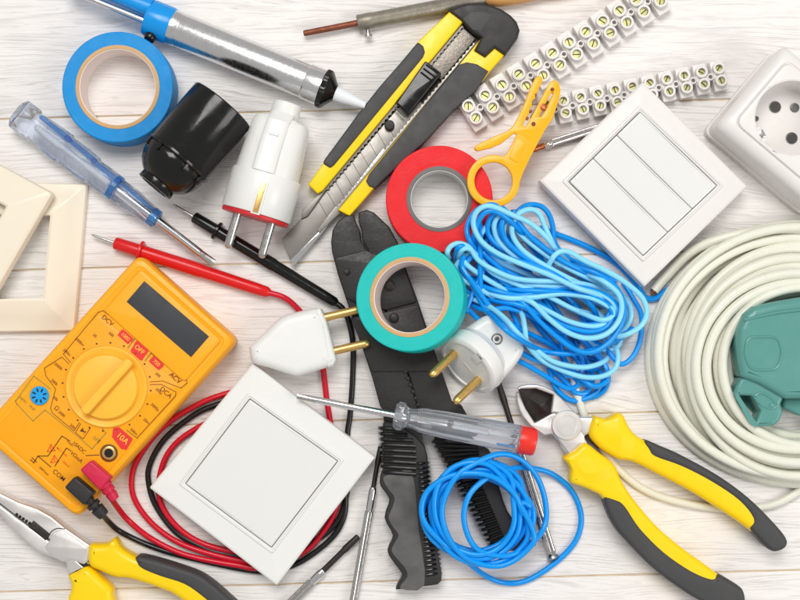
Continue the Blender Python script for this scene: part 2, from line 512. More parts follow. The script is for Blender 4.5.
fr = square_frame('cream flat switch frame lying across the other frame at the photo edge', [(53, 193), (-20, 319), (-149, 247), (-76, 124)], 16, 34, 13, True)

# ================================================================== TAPES
tape_roll('tape_roll', 'blue insulating tape roll with brown card core', 117.5, 87, 55.5, 42, 37.5, 34, 34, m_tape_blue, m_card, m_card_in)
tape_roll('tape_roll', 'red insulating tape roll with grey core', 439.3, 199, 53.5, 32.8, 28, 34, 33, m_tape_red, m_card_grey, m_card_grey_in)
tape_roll('tape_roll', 'teal green insulating tape roll lying tilted on the black crimping tool', 409.5, 297, 54.5, 40.3, 35.5, 62, 33, m_tape_teal, m_card, m_card_in, tilt=(-0.16, 0.075, 1))

# ================================================================== BLUE TEST SCREWDRIVER
t = Thing('test_screwdriver', 'voltage tester screwdriver with clear and blue handle, tip on the red probe', 'screwdriver', (90, 168))
A = P(18, 113, 17); B = P(212, 262, 17)
L = (B - A).length / S
def ax(A, B, q): return A + (B - A).normalized() * (q * S)
g = lathe(A, B, [(0, 12.5), (0.8, 15), (2, 15.6), (16, 15.6), (18, 15), (20, 13.8), (22, 13.6), (50, 15.2), (57, 15.4), (59, 14.0), (61, 13.4), (63, 14), (80, 14.2), (92, 13.6), (95, 12.0), (98, 12), (101, 12.4), (118, 12.6), (122, 11.0), (134, 11.2), (140, 11.6), (158, 9.6), (172, 8.4), (175, 6)], 48, 6, 0.04)
t.part('handle', g, m_clear_blue, smooth=30)
g = lathe(ax(A, B, 22), B, [(0, 1.0), (2, 3.4), (30, 3.6), (34, 2.2), (60, 2.2), (64, 3.6), (92, 3.6), (95, 1)], 24)
t.part('inner_tube', g, m_nozzle)
sidev = frame_of(B - A)[1]
for q0, q1, off, r in ((20, 60, -10, 3.0), (52, 92, -9, 2.6), (86, 124, -7.0, 2.4), (118, 172, -6.5, 2.2)):
    a = ax(A, B, q0) + sidev * (off * S) + Vector((0, 0, 4 * S)); b_ = ax(A, B, q1) + sidev * ((off + 1.5) * S) + Vector((0, 0, 3 * S))
    t.part('blue_insert', lathe(a, b_, [(0, r * .4), (2, r), ((b_ - a).length / S - 2, r), ((b_ - a).length / S, r * .4)], 16), m_tint_blue)
t.part('blue_collar', lathe(ax(A, B, 118), B, [(0, 9.8), (0, 13), (5, 13), (6, 10.4), (6, 9.8)], 32), m_tint_blue)
t.part('blue_collar', lathe(ax(A, B, 166), B, [(0, 7.6), (0, 9.6), (7, 9.4), (8, 7), (8, 6)], 32), m_tint_blue)
g = lathe(ax(A, B, 122), B, [(0, 2), (1, 4.6), (53, 4.6), (55, 4.2), (104, 3.9), (106, 3.6)], 20)
t.part('shaft', g, m_chrome)
# flattened tip
d, sd, up = frame_of(B - A)
C0 = ax(A, B, 227)
rs = []
for q, w, h in ((0, 3.6, 3.6), (6, 3.7, 2.4), (14, 3.8, 1.0), (17, 3.8, .8)):
    c = C0 + d * (q * S) - up * (q * .0 * S)
    rs.append([c + sd * (math.cos(2 * math.pi * k / 16) * w * S) + up * (math.sin(2 * math.pi * k / 16) * h * S) for k in range(16)])
t.part('tip', rings(rs), m_steel)

# ================================================================== DESOLDERING PUMP
t = Thing('desoldering_pump', 'silver desoldering pump with blue head, black collar and white nozzle', 'solder pump', (245, 56))
A = P(169, 25.5, 20); B = P(326, 89.5, 20)
L = (B - A).length / S
g = lathe(A, B, [(-2, 14), (-2, 16.8), (0, 17.4), (10, 17.4), (11, 16.9), (12, 16.9), (13, 17.3), (L - 22, 17.3), (L - 21, 17.9), (L - 4, 18.2), (L - 3, 17.6), (L - 3, 10)], 64)
t.part('barrel', g, m_alu, smooth=30)
rib = []
g = lathe(ax(A, B, L - 5), B, [(0, 12), (0, 18.6), (1, 19.3), (5, 19.3), (6.5, 18.5), (13, 10), (15, 7.8), (15, 4)], 72, 36, 0.012)
t.part('collar', g, m_black, smooth=25)
g = lathe(A, B, [(L + q_, r_) for q_, r_ in [(8, 5), (9, 7.4), (18, 6.8), (34, 4.4), (42, 3.4), (42, 2.0), (36, 1.8)]], 32)
t.part('nozzle', g, m_nozzle)
g = loft(ax(A, B, -0), A - (B - A), [(-3, 17.6, 17.6, 2), (0, 18.4, 18.2, 2), (19, 18.4, 18.2, 2), (22, 17.6, 17.4, 2), (22.5, 10, 10, 2)])
hd = t.part('head', g, m_bluehead)
dd, sd, up = frame_of(A - B)
g = loft(ax(A, A - (B - A), 21), A - (B - A), [(0, 9.5, 13, 2.6, 8, 2), (18, 8.5, 12, 2.6, 8, 2), (60, 8, 11, 2.6, 8, 2), (100, 8, 11, 2.6, 8, 2)])
t.part('head_arm', g, m_bluehead, parent=hd)
g = lathe(ax(A, A - (B - A), 16), A - (B - A), [(0, 2), (0, 3.4), (90, 3.4), (90, 2)], 20)
t.part('plunger_rod', g.xf(Matrix.Translation(Vector((0, 0, 6 * S)) - sd * (5.5 * S))), m_chrome)
p = P(151, 36, 26)
t.part('release_button', lathe(p, p + Vector((-.35, -.8, .35)), [(-5, 4), (-2, 6), (3, 6.2), (5, 5), (5.8, 2)], 24), m_black)

# ================================================================== BULB HOLDER
t = Thing('lamp_holder', 'glossy black bakelite bulb holder beside the blue tape', 'lamp holder', (190, 142))
A = P(223, 105.5, 36); B = P(156, 185, 46)
g = lathe(A, B, [(14, 28), (2, 31.5), (0, 32.2), (-.2, 33.4), (1, 34.3), (66, 34.3), (67.5, 33.6), (67.5, 32)], 80, cap=True)
t.part('shell', g, m_black)
t.part('rim_bead', lathe(A, B, [(66, 33), (66.4, 35), (68.4, 35.2), (69.4, 34.2), (69.6, 32)], 80), m_black)
g = lathe(A, B, [(69, 32.5), (70, 33), (75, 33), (82, 31.5), (89, 28), (94, 23.5), (97, 19.5), (98, 18)], 64)
t.part('dome', g, m_black)
g = lathe(A, B, [(97, 15), (97, 18.6), (103, 19), (104.3, 18.4), (104.5, 15.6), (103, 13.6), (96, 12.5)], 48)
t.part('cable_collar', g, m_black)
d, sd, up = frame_of(B - A)
for a in (25, 62, 118, 155):
    a = R_(a); rdir = sd * math.cos(a) + up * math.sin(a); tg = d.cross(rdir)
    t.part('lug', box(A + d * (73 * S) + rdir * (33.5 * S), d, tg, rdir, 8, 4, 3, .6), m_black)

# ================================================================== WHITE PLUG WITH RED FACE
t = Thing('mains_plug', 'white mains plug with red face, steel pins over the black probe', 'plug', (265, 165), 'mains plugs')
A = P(288, 103, 33); B = P(254.5, 219, 33)
L = (B - A).length / S
g = loft(A, B, [(0, 12, 11, 2), (1, 14, 13, 2), (13, 14.6, 13.6, 2), (14.5, 14, 13, 2), (15, 15, 14, 2.4), (19, 26, 22, 2.8), (25, 28.5, 26, 2.8), (50, 30, 29, 2.8), (72, 31.5, 31, 2.6), (74, 31.5, 31, 2.6)], 56)
t.part('housing', g, m_white)
g = loft(A, B, [(72, 30, 30, 2), (73, 33.6, 33.2, 2), (75, 34.6, 34, 2), (L - 6, 34.6, 34, 2), (L - 4.5, 33.6, 33, 2), (L - 4.5, 20, 20, 2)], 64)
t.part('front_ring', g, m_white)
t.part('face', loft(A, B, [(L - 5, 31, 31, 2), (L - 3.8, 33.4, 32.8, 2), (L - 1, 33.2, 32.6, 2), (L - .5, 32.6, 32, 2)], 64), m_redface)
d, sd, up = frame_of(B - A)
for s_ in (-1, 1):
    c = A + d * ((L - 1) * S) + sd * (s_ * 17.2 * S) + up * (1 * S)
    t.part('pin', lathe(c, c + d, [(0, 4.3), (31, 4.3), (34, 3.6), (35.5, 2.2), (36, .5)], 24), m_steel)
# raised spine, recess screw and earth clip on the top side
g = loft(A, B, [(12, 11.5, 6, 2.6, 0, 11), (22, 11.5, 6, 2.6, 1, 23), (50, 11.5, 5.5, 2.6, 1.5, 28), (73, 11.5, 5, 2.6, 1, 30)])
t.part('spine', g, m_white)
c = A + d * (36 * S) + up * (32.2 * S) + sd * (1 * S)
t.part('screw_recess', box(c, d, sd, up, 3, 9, 1.4, .5), m_white)
c = A + d * ((L - 19.5) * S) + up * (34.3 * S) - sd * (3 * S)
t.part('earth_clip', box(c, d, sd, up, 30, 5.4, 1.8, .4), m_brass)
t.part('clip_groove', box(c - up * (.6 * S), d, sd, up, 33, 9, 1.4, .3), m_white)

# ================================================================== UTILITY KNIFE
t = Thing('utility_knife', 'yellow and black snap-off utility knife with its blade out', 'knife', (395, 125))
right_outer = [(504, 55), (489, 72), (477, 88), (453, 109), (437, 125), (421, 144), (403, 160), (375, 187), (361, 202)]
body = [(448, 13), (464, 22)] + [(323, 190), (318, 193.5), (308, 184), (316, 172), (325, 160), (360, 112), (379, 88), (400, 64), (418, 41), (433, 27)]
outl = [(481, 37)] + [(486, 56)] + [(494, 48)] + right_outer + [(349.5, 215.5), (338, 209.5)]
full = [(449, 12), (462, 22)] + [(322.5, 190), (317, 193), (308, 184)] + [(325, 160), (360, 112), (379, 88), (400, 64), (418, 41)]
left_arm = [(449.5, 11.5), (463.5, 21), (322.5, 190.5), (317.5, 193.5), (308, 184.5), (325, 160.5), (360, 112), (379, 88), (400, 64), (418, 41.5)]
right_arm = [(482, 37), (474.5, 50.5), (485, 57), (494.5, 48), (504, 55), (489, 72), (477, 88), (453, 109), (437, 125), (421, 144), (403, 160), (375, 187), (349.5, 216), (338, 209.8)]
t.part('shell', prism(left_arm, 3, 19, 1.6), m_yellow, label='yellow left shell arm')
t.part('shell', prism(right_arm, 3, 19, 1.6), m_yellow, label='yellow right shell arm')
lg = [(418, 41.5), (423.5, 46), (425, 52), (423, 57), (334, 165), (330, 168), (322.5, 163), (325, 158.5), (360, 111), (379, 87), (400, 63)]
t.part('grip', prism(fillet(lg, 2.5, 3), 2, 21.5, 2.0), m_grip)
rg = [(488.5, 71), (477, 64), (467, 62), (459, 64.5), (451, 74), (369, 174), (366, 181), (369, 186), (374.5, 188)] + [(403, 161)] + [(421, 145), (437, 126), (453, 110), (477, 89)]
rg2 = rg[:9] + teeth((374.5, 188), (403, 161), 14, .7)[:-1] + teeth((403, 161), (421, 145), 9, .7)[:-1] + teeth((421, 145), (453, 110), 17, .7)[:-1] + teeth((453, 110), (477, 89), 12, .7)
t.part('grip', prism(rg2, 2, 21.5, 1.2), m_grip)
cap = [(449.5, 11), (459, 5.5), (468, 3), (480, 2.8), (492, 5), (502, 9), (511, 15), (517, 21.5), (520, 30), (518, 37), (505, 54.5), (494.7, 47.5), (485, 57), (474.7, 50.5), (481.5, 37), (473, 32), (461, 20)]
t.part('end_cap', prism(cap, 2, 22.5, 3.0, 3), m_black_soft)
t.part('cap_window', prism(fillet([(462, 18.5), (472, 11.5), (484, 11), (493, 15), (481, 31), (473, 30)], 2), 21, 22.9, .4), m_grip)
# channel: floor, rails with teeth, blade, slider
chan = [(464, 21), (482, 37), (338, 210), (322, 191)]
t.part('channel_floor', prism(chan, 3, 6, 0), m_darksteel)
u = Vector((-143, 171)).normalized(); nrm = Vector((u.y, -u.x)) * -1   # u towards the blade tip, nrm across
nrm = Vector((.772, .636))
def ch(q, w): # q along from the tail (0..225), w across from the left wall
    p = Vector((464, 21)) + u * q + nrm * w; return (p.x, p.y)
blade = [(282, 239), (293, 267), (321, 234.5), ch(90, 22), ch(90, 5.5), ch(212, 4)]
bo = t.part('blade', prism(blade, 8.6, 10, .3, zref=10), m_blade)
t.part('edge_bevel', prism([(293, 267), (321, 234.5), ch(150, 22.4), ch(150, 20.2), (318, 233), (290.5, 260)], 10.0, 10.4, .1, zref=10), m_chrome, parent=bo)
lr = [ch(4, .6)] + [ch(q, w) for k in range(40) for q, w in ((5 + k * 5.4, 4.6), (7.6 + k * 5.4, 2.6))] + [ch(250, 5), ch(256, 2), ch(248, -3), ch(222, .6)]
t.part('rail', prism(lr, 10.6, 13, .2), m_blade)
rr = [ch(10, 23.4)] + [ch(q, w) for k in range(40) for q, w in ((11 + k * 5.4, 20.6), (13.6 + k * 5.4, 22.2))] + [ch(224, 20.4), ch(254, 21.4), ch(256, 25), ch(226, 28), ch(222, 24.4)]
t.part('rail', prism(rr, 10.6, 13, .2), m_blade)
t.part('carrier_plate', prism([ch(6, 4), ch(6, 20), ch(60, 20.5), ch(60, 4)], 6, 11.5, .4), m_mottle)
sl = [(425.5, 60.5), (442, 73.5), (408, 115), (396, 103)]
so = t.part('slider', prism(fillet(sl, 2, 2), 8, 21, 1.4), m_black)
for k in range(3):
    a = Vector((425.5, 60.5)).lerp(Vector((396, 103)), .05 + k * .09); b_ = Vector((442, 73.5)).lerp(Vector((408, 115)), .05 + k * .09)
    t.part('ridge', tube([P(a.x + 2, a.y + 2, 21), P(b_.x - 2, b_.y - 2, 21)], 1.0, 8, 1, smooth=False), m_black, parent=so)
for k in range(2):
    a = Vector((397.5, 101)).lerp(Vector((394, 106)), k); b_ = Vector((409.5, 113)).lerp(Vector((406, 118)), k)
    t.part('ridge', tube([P(a.x + 1, a.y + 1, 19), P(b_.x - 1, b_.y - 1, 19)], 1.1, 8, 1, smooth=False), m_holegrey, parent=so)
c = P(389.5, 125.5, 12); t.part('blade_stud', lathe(c, c + Vector((0, 0, 1)), [(-3, 5), (3, 5), (4.2, 4.2), (4.6, 2)], 28), m_black_soft)
for k in range(9):
    a = Vector(ch(128 + k * 13, 5)); b_ = Vector(ch(134 + k * 13, 21))
    t.part('score_line', ribbon([a, b_], .5, 10.15, .1), m_darksteel, parent=bo)

# ================================================================== SOLDERING IRON
t = Thing('soldering_iron', 'old soldering iron with burnt copper bit at the top edge', 'soldering iron', (400, 15))
A = P(303.5, 33.5, 9); B = P(523, -9, 9)
g = lathe(A, B, [(0, 2.2), (1, 3.0), (57, 3.2), (57, 1)], 20)
t.part('bit', g, m_rust)
g = lathe(A, B, [(54.5, 3), (54.5, 7.4), (55.5, 8), (70, 8), (71, 7.6), (180, 7.6), (186, 4)], 40)
t.part('barrel', g, m_iron)
t.part('wooden_handle', lathe(A, B, [(182, 4), (186, 8), (196, 11), (215, 12), (240, 11), (300, 13), (320, 10)], 40), m_lwood)
c = P(368, 33, 9)
t.part('set_screw', lathe(c, c + Vector((.1, -1, .2)), [(-3, 2), (2, 2), (2, 4), (4.6, 4), (5, 3)], 20), m_steel)

# ================================================================== TERMINAL STRIPS
def terminal_strip(label, p0, p1, n, w, rowsep, pitch):
    c = ((p0[0] + p1[0]) / 2, (p0[1] + p1[1]) / 2)
    t = Thing('terminal_strip', label, 'terminal strip', c, 'white screw terminal strips')
    a = Vector(p0); b_ = Vector(p1); d = (b_ - a).normalized(); nn = Vector((-d.y, d.x))
    if nn.y < 0: nn = -nn
    k = 1 - 16 / D
    dw = Vector((d.x, -d.y, 0)); nw = Vector((nn.x, -nn.y, 0)); up = Vector((0, 0, 1))
    seg_me = scr_me = post_me = slot_me = None
    for i in range(n):
        q = a.lerp(b_, i / (n - 1)); cw = V(q.x, q.y, 16, 0)
        if seg_me is None:
            g = Geo()
            g.join(box(cw + up * 6.5 * S, dw, nw, up, pitch * .76, w, 12, 1.2))
            g.join(box(cw + up * 4 * S, dw, nw, up, pitch * .5, w * .9, 7, .3))
            g.join(box(cw + up * 13 * S, dw, nw, up, pitch * .66, w * .40, 4, 1))
            for s_ in (-1, 1):
                cc = cw + nw * (s_ * rowsep / 2 * S)
                R = pitch * .335
                g.join(lathe(cc, cc + up, [(10, R + .5), (19, R), (19.6, R - .5), (19.6, R - 2.2), (13, R - 2.5), (12.8, .2)], 24))
            seg_me = make_mesh('segment', g, m_white_warm, cw)
            R = pitch * .335 - 2.55
            g = Geo()
            g.join(lathe(cw, cw + up, [(12, R), (14.6, R), (15.2, R - .5), (15.2, .1)], 20))
            scr_me = make_mesh('screw', g, m_brass_screw, cw)
            slot_me = make_mesh('screw_slot', box(cw + up * 15.3 * S, dw, nw, up, R * 1.7, .9, .4), m_dark, cw)
            g = Geo(); g.join(lathe(cw, cw + up, [(1, 3.8), (13.5, 3.6), (14, 3.2), (14, 2.1), (6, 2), (5.9, .1)], 20)); g.join(box(cw + up * 4 * S, dw, nw, up, pitch * .5, 5, 5))
            post_me = make_mesh('link_post', g, m_white_warm, cw)
        off = cw - t.org
        t.same('segment', seg_me, off)
        for s_ in (-1, 1):
            o = t.same('screw', scr_me, off + nw * (s_ * rowsep / 2 * S)); an = rnd.uniform(0, math.pi); o.rotation_euler.z = an
            so = t.same('slot', slot_me, (0, 0, 0), parent=o)
        if i < n - 1:
            q2 = a.lerp(b_, (i + .5) / (n - 1)); t.same('link_post', post_me, V(q2.x, q2.y, 16, 0) - t.org)
terminal_strip('longer white screw terminal strip running off the top edge beside the knife', (472, 112), (656.5, -4.6), 12, 37, 13.8, 19.8)
terminal_strip('short white screw terminal strip partly under the three-rocker switch', (547, 110.5), (719.7, 74.7), 11, 30, 12.2, 17.6)

# ================================================================== THIN RODS / PRECISION SCREWDRIVERS
def precision(label, tip, end, ts, hs, rs, rh, z, zt=None, shaft=None, capend=True):
    t = Thing('precision_screwdriver', label, 'screwdriver', ((tip[0] + end[0]) / 2, (tip[1] + end[1]) / 2), 'precision screwdrivers')
    A = P(tip[0], tip[1], z); B = P(end[0], end[1], z); L = (B - A).length / S
    t.part('shaft', lathe(A, B, [(0, rs * .5), (.5, rs * 1.0), (ts * .35, rs * 1.25), (ts * .45, rs), (ts, rs)], 16), shaft or m_darksteel)
    t.part('collar', lathe(A, B, [(ts - 1, rs), (ts - 1, rh * .8), (ts + 3, rh), (hs - 3, rh), (hs - 2, rh * .85), (hs, rh * .85)], 24), m_chrome)
    k = knurl(hs, L - 6, rh)
    t.part('handle', lathe(A, B, [(hs - .5, rh * .7)] + k + [(L - 5, rh * .85)], 36, 18, .05), m_steel)
    if capend: t.part('swivel_cap', lathe(A, B, [(L - 5.5, rh * .7), (L - 4, rh * 1.0), (L - 2, rh * 1.35), (L, rh * 1.4), (L + .6, rh * 1.0), (L + .6, .2)], 24), m_steel)
    return t
precision('thin steel screwdriver with dark tip pointing up beside the crimper grip', (380.5, 446), (351.5, 612), 43, 66, 2.3, 4.0, 6)
precision('short dark-tipped screwdriver below the single rocker switch corner', (358.5, 536), (276, 617), 50, 66, 2.9, 4.3, 6)
precision('thin screwdriver lying under the red-capped screwdriver and small blue coil', (497.5, 380), (553, 558), 60, 76, 2.8, 4.6, 6)
precision('thin screwdriver tip sticking out from under the three-rocker switch by the stripper', (531, 150), (660, 108), 15, 22, 2.9, 4.2, 6, shaft=m_copper, capend=False)

# ================================================================== WIRE STRIPPER
t = Thing('wire_stripper', 'small yellow plastic wire stripper resting on the red tape roll', 'wire stripper', (515, 135))
outer = [(474, 148.5), (475.5, 145.5), (480, 143), (495, 136), (507, 131), (513, 126), (517.5, 118), (525, 102), (531, 86), (535, 78), (539, 75.5), (542.5, 77.5), (542.5, 82), (539, 88), (538, 92), (535, 94), (535.5, 98), (532, 101), (532, 106), (529.5, 109), (529, 114), (526.5, 117), (523, 125), (526, 127), (530, 119), (536, 108), (546, 89), (550, 82), (554.5, 79.5), (559, 83), (560.7, 90), (559, 100), (552.5, 119), (545, 130), (538, 143), (530, 158), (523, 173), (519.8, 182)]
arc = [(493.5 + 26.4 * math.cos(a), 181 + 26.4 * math.sin(a)) for a in [R_(5 + k * (292 - 5) / 30) for k in range(31)]]
tail_ = [(507, 153), (513, 142), (516.5, 134.5), (514.5, 132.8), (508, 138), (501, 143.5), (490, 148), (477, 151)]
hole = circ(493.5, 181, 19, 36)
slot = fillet([(551.5, 92), (553.5, 93), (546, 109), (541, 117), (539, 116)], 1.0, 2)
body = prism([outer + arc + tail_, hole, slot], 36, 43, 1.2)
t.part('body', body, m_strip)
t.part('web', prism(fillet([(517, 137), (527, 143), (517.5, 163), (509, 158)], 2, 2), 41.5, 43.8, .5), m_strip)
t.part('blade', prism([(547.5, 87), (549, 89), (532, 119), (530, 117.5)], 38, 40, .2), m_darksteel)
for x, y, r in ((552.3, 89.5, 1.8), (543.5, 107, 3.4), (533.5, 124, 2.0)):
    c = P(x, y, 43.2); t.part('rivet', lathe(c, c + Vector((0, 0, 1)), [(-4, r), (.6, r), (.9, r * .7), (.3, r * .5), (.3, .1)], 18), m_rust if r < 3 else m_copper)
for x, y in ((535, 95.5), (530.5, 111.5), (527, 118.5)):
    c = P(x, y, 39); t.part('notch_edge', lathe(c, c + Vector((0, 0, 1)), [(-2, 1.6), (2.2, 1.6), (2.4, .3)], 14), m_rust)

# ================================================================== SWITCHES
def lerp2(a, b, t): return (a[0] + (b[0] - a[0]) * t, a[1] + (b[1] - a[1]) * t)
def switch(name, label, quad, rq, nr, z0, zt, mat, tiltv=0):
    c = (sum(p[0] for p in quad) / 4, sum(p[1] for p in quad) / 4)
    t = Thing(name, label, 'light switch', c, 'white light switches')
    zr = zt
    def rg(q, d, z, r): return [V(x, y, zr, z) for x, y in fillet(inset(q, d), r, 4)]
    big = inset(rq, -4.5)
    prof = [(quad, 2, z0, 2), (quad, 0, z0 + .6, 2), (quad, 0, zt - 3.2, 2), (quad, .7, zt - 1.2, 2), (quad, 2.4, zt - .2, 2), (quad, 8, zt, 2), (big, -.6, zt + .6, 2), (big, 0.2, zt + 2.2, 2), (big, 1.4, zt + 2.4, 2), (big, 2.4, zt + 1.2, 2), (rq, -.9, zt + 1.0, 1.2), (rq, -.6, zt - .2, 1.2), (rq, -.6, zt - 3, 1.2)]
    t.part('frame', rings([rg(*q) for q in prof]), mat, smooth=14)
    # rockers: strips along rq[0]->rq[1]
    for i in range(nr):
        a, b_ = i / nr, (i + 1) / nr
        e = [lerp2(rq[0], rq[3], a), lerp2(rq[1], rq[2], a), lerp2(rq[1], rq[2], b_), lerp2(rq[0], rq[3], b_)]
        e = inset(e, .3)
        def rr(d, z0_, z1_, r=1.0):
            pts = fillet(inset(e, d), r, 3); out = []
            A0 = Vector(e[0]); dd = Vector(e[1]) - A0
            for x, y in pts:
                u = (Vector((x, y)) - A0).dot(dd) / dd.length_squared
                # rocker: shallow V, hinge in the middle
                zz = z0_ + (z1_ - z0_) * abs(u - .5) * 2 * (1 if u < .5 else -tiltv)
                out.append(V(x, y, zr, zz))
            return out
        n0 = 1.4 if nr == 1 else 2.8
        rs = [rr(0, zt - 5, zt - 5), rr(0, zt + .9, zt + .9 + n0), rr(.5, zt + 1.5, zt + 1.5 + n0), rr(1.6, zt + 1.75, zt + 1.75 + n0)]
        g = rings(rs, True, False)
        # top with a hinge line in the middle
        top = rs[-1]; mid = []
        ie = inset(e, 1.6)
        g2 = Geo()
        q00, q10, q11, q01 = ie
        zc = zt + 1.75
        # even grid over the rocker face, so it bends along the hinge
        NU, NV = 8, 2
        def zz(u): return zc + n0 * abs(u - .5) * 2 * (1 if u < .5 else -tiltv)
        nfil = len(top)
        # fan cap per half via centre line
        cl0 = V(*lerp2(q00, q10, .5), zr, zc); cl1 = V(*lerp2(q01, q11, .5), zr, zc)
        A0 = Vector(e[0]); dd = Vector(e[1]) - A0
        hal = [[], []]
        pts = fillet(inset(e, 1.6), 1.0, 3)
        us = [((Vector(p) - A0).dot(dd) / dd.length_squared) for p in pts]
        # corners order: q00 block(0..3), q10 block(4..7), q11(8..11), q01(12..15)
        nb = 4
        first = list(range(0, nb)) ; h0 = [top[k] for k in range(3 * nb, 4 * nb)] + [top[k] for k in range(0, nb)]
        h1 = [top[k] for k in range(nb, 3 * nb)]
        g2.add(h0 + [cl0, cl1], [tuple(range(len(h0) + 2))])
        g2.add(h1 + [cl1, cl0], [tuple(range(len(h1) + 2))])
        g.join(g2)
        t.part('rocker', g, m_white_gloss, smooth=8)
    return t
sw1 = switch('light_switch', 'white single rocker light switch lying over the red and black test leads', [(252.5, 363), (375.5, 457.5), (276.5, 586), (148.8, 488)], [(250, 399), (337.5, 461), (271.5, 547), (186, 483.5)], 1, 11, 27, m_white, 0)
sw3 = switch('light_switch', 'white three-rocker light switch above the big blue wire coil', [(643, 81.5), (748, 186), (644.5, 287), (539, 180.5)], [(639.7, 112.5), (716.6, 185.6), (643, 255.5), (569, 182)], 3, 9, 30, m_white_warm, 0.25)

# ================================================================== SOCKET
t = Thing('wall_socket', 'white surface-mount mains socket box with round recess at the photo edge', 'socket', (790, 130))
e1 = Vector((.645, -.764)); e2 = Vector((.764, .645))
Lc = Vector((712.3, 127)); SZ = 106
q = [Lc, Lc + e1 * SZ, Lc + e1 * SZ + e2 * (SZ + 26), Lc + e2 * (SZ + 26)]; q = [(p.x, p.y) for p in q]
def rg(d, z, r): return [V(x, y, 45, z) for x, y in fillet_even(inset(q, d), r, 8, 12)]
prof = [(-1, 0, 9), (-1.5, 1, 9), (-1.5, 14, 9), (0, 15, 9), (0, 50, 9), (.6, 54, 9), (2.2, 57.5, 10), (5.0, 60.2, 11), (8.6, 61.8, 11), (10.4, 62.2, 12), (11.2, 62.3, 11), (11.7, 61.3, 11), (12.4, 61.3, 10.5), (12.9, 63.2, 10), (13.9, 64.4, 9), (16, 64.8, 8)]
cc = Lc + (e1 + e2) * (SZ / 2); RC = 35.5
# front face with round recess: bridge from the rounded square to the circle
ringsq = [rg(*p_) for p_ in prof]
n = len(ringsq[0])
ctr = V(cc.x, cc.y, 45, 0)
def crc(r, z):
    out = []
    for p in ringsq[-1]:
        dv = Vector((p.x - ctr.x, p.y - ctr.y, 0)).normalized(); w = ctr + dv * (r * S); w.z = z * S; out.append(w)
    return out
ringsq += [crc(RC + 1.4, 64.8), crc(RC, 64), crc(RC - .6, 60), crc(RC - 1.4, 33), crc(RC - 2.6, 31.6)]
t.part('body', rings(ringsq), m_white_warm, smooth=28)
ang = math.atan2(31, 16.5)
hd = Vector((math.cos(ang), -math.sin(ang), 0)); pd = Vector((hd.y, -hd.x, 0))
cz = ctr + Vector((0, 0, 31.6 * S))
for s_ in (-1, 1):
    c = cz + hd * (s_ * 17.2 * S)
    h = t.part('pin_hole', lathe(c, c + Vector((0, 0, 1)), [(-.5, 5.8), (.6, 5.8), (.7, 5), (.2, 4.6)], 28), m_holegrey)
    t.part('hole_void', lathe(c, c + Vector((0, 0, 1)), [(0, 4.2), (.75, 4.2), (.8, .1)], 24), m_holedark, parent=h)
    c2_ = ctr + pd * (s_ * 31.5 * S) + Vector((0, 0, 46 * S))
    t.part('earth_spring', box(c2_, pd, hd, Vector((0, 0, 1)), 6, 8, 26, 1), m_steel)
c = cz + (hd * -.35 + pd * -.75) * (22 * S); t.part('earth_screw', lathe(c, c + Vector((0, 0, 1)), [(0, 4.4), (1.4, 4.4), (1.8, 3.8), (1.8, 2.6), (1, 2.4), (1, .1)], 24), m_holegrey)
for a_ in (2.2, 5.3):
    c = cz + (hd * math.cos(a_) + pd * math.sin(a_)) * (27 * S)
    t.part('screw', lathe(c, c + Vector((0, 0, 1)), [(0, 2.6), (1, 2.6), (1.2, 1.6), (.6, 1.2), (.6, .1)], 18), m_holegrey)
for s_ in (-1, 1):
    c = ctr + pd * (s_ * 33 * S) + Vector((0, 0, 40 * S))
    t.part('guide_rib', box(c, pd, hd, Vector((0, 0, 1)), 8, 16, 34, 1.5), m_white_warm)

# ================================================================== MULTIMETER
t = Thing('multimeter', 'orange digital multimeter with round dial and dark screen', 'multimeter', (108, 388))
Tq = [(138.5, 253.5), (237, 340.5), (76.5, 519), (-23, 432)]
ZT = 40
def rg(d, z, r, zr=ZT): return [V(x, y, zr, z) for x, y in fillet(inset(Tq, d), r, 6)]
prof = [(3, 0, 9), (1, 1.5, 10), (0.2, 5, 10), (0, 20, 10), (0.3, 21, 10), (0, 22, 10), (0, 33, 10), (.8, 36.5, 10), (2.6, 39, 10), (5.5, 40, 10), (7, 40, 9), (7.8, 39.4, 8), (9, 39.2, 8)]
t.part('shell', rings([rg(*p_) for p_ in prof]), m_meter, smooth=28)
uu = Vector((.7486, .663)); vv = Vector((-.663, .7486))
O = Vector(Tq[0])
def F(a, b): p = O + uu * a + vv * b; return (p.x, p.y)
Lu, Lv = 131.5, 240.5
# raised screen surround, face plate
t.part('screen_surround', prism(fillet([F(12, 10), F(Lu - 12, 10), F(Lu - 12, 66), F(12, 66)], 4, 4), 38.6, 41.6, 1.4), m_meter)
t.part('face_plate', prism(fillet([F(9.5, 71), F(Lu - 9.5, 71), F(Lu - 9.5, Lv - 10), F(9.5, Lv - 10)], 6, 4), 38.6, 40, .5), m_meter_face)
t.part('screen', prism([(144.3, 281), (209, 336.5), (191, 357.2), (126.5, 301.7)], 40.5, 42.2, .3), m_screen)
# dial
dc = (106.7, 386.8)
c = P(*dc, 40); up = Vector((0, 0, 1))
dl = t.part('dial', lathe(c, c + up, [(-.5, 40), (.5, 40), (2.6, 39.2), (3, 38.2), (2.6, 36.5), (.8, 34), (.6, 32), (5.5, 31.2), (6.6, 30.4), (7, 29), (7, .1)], 96), m_dial)
t.part('pointer', prism(fillet(orect(106.5, 386.5, 47, -52, 71, 9.5), 4.4, 5), 47, 54.5, 1.6, 3), m_dial, parent=dl)
ANG = -math.atan2(.663, .7486)
zt = 40.02
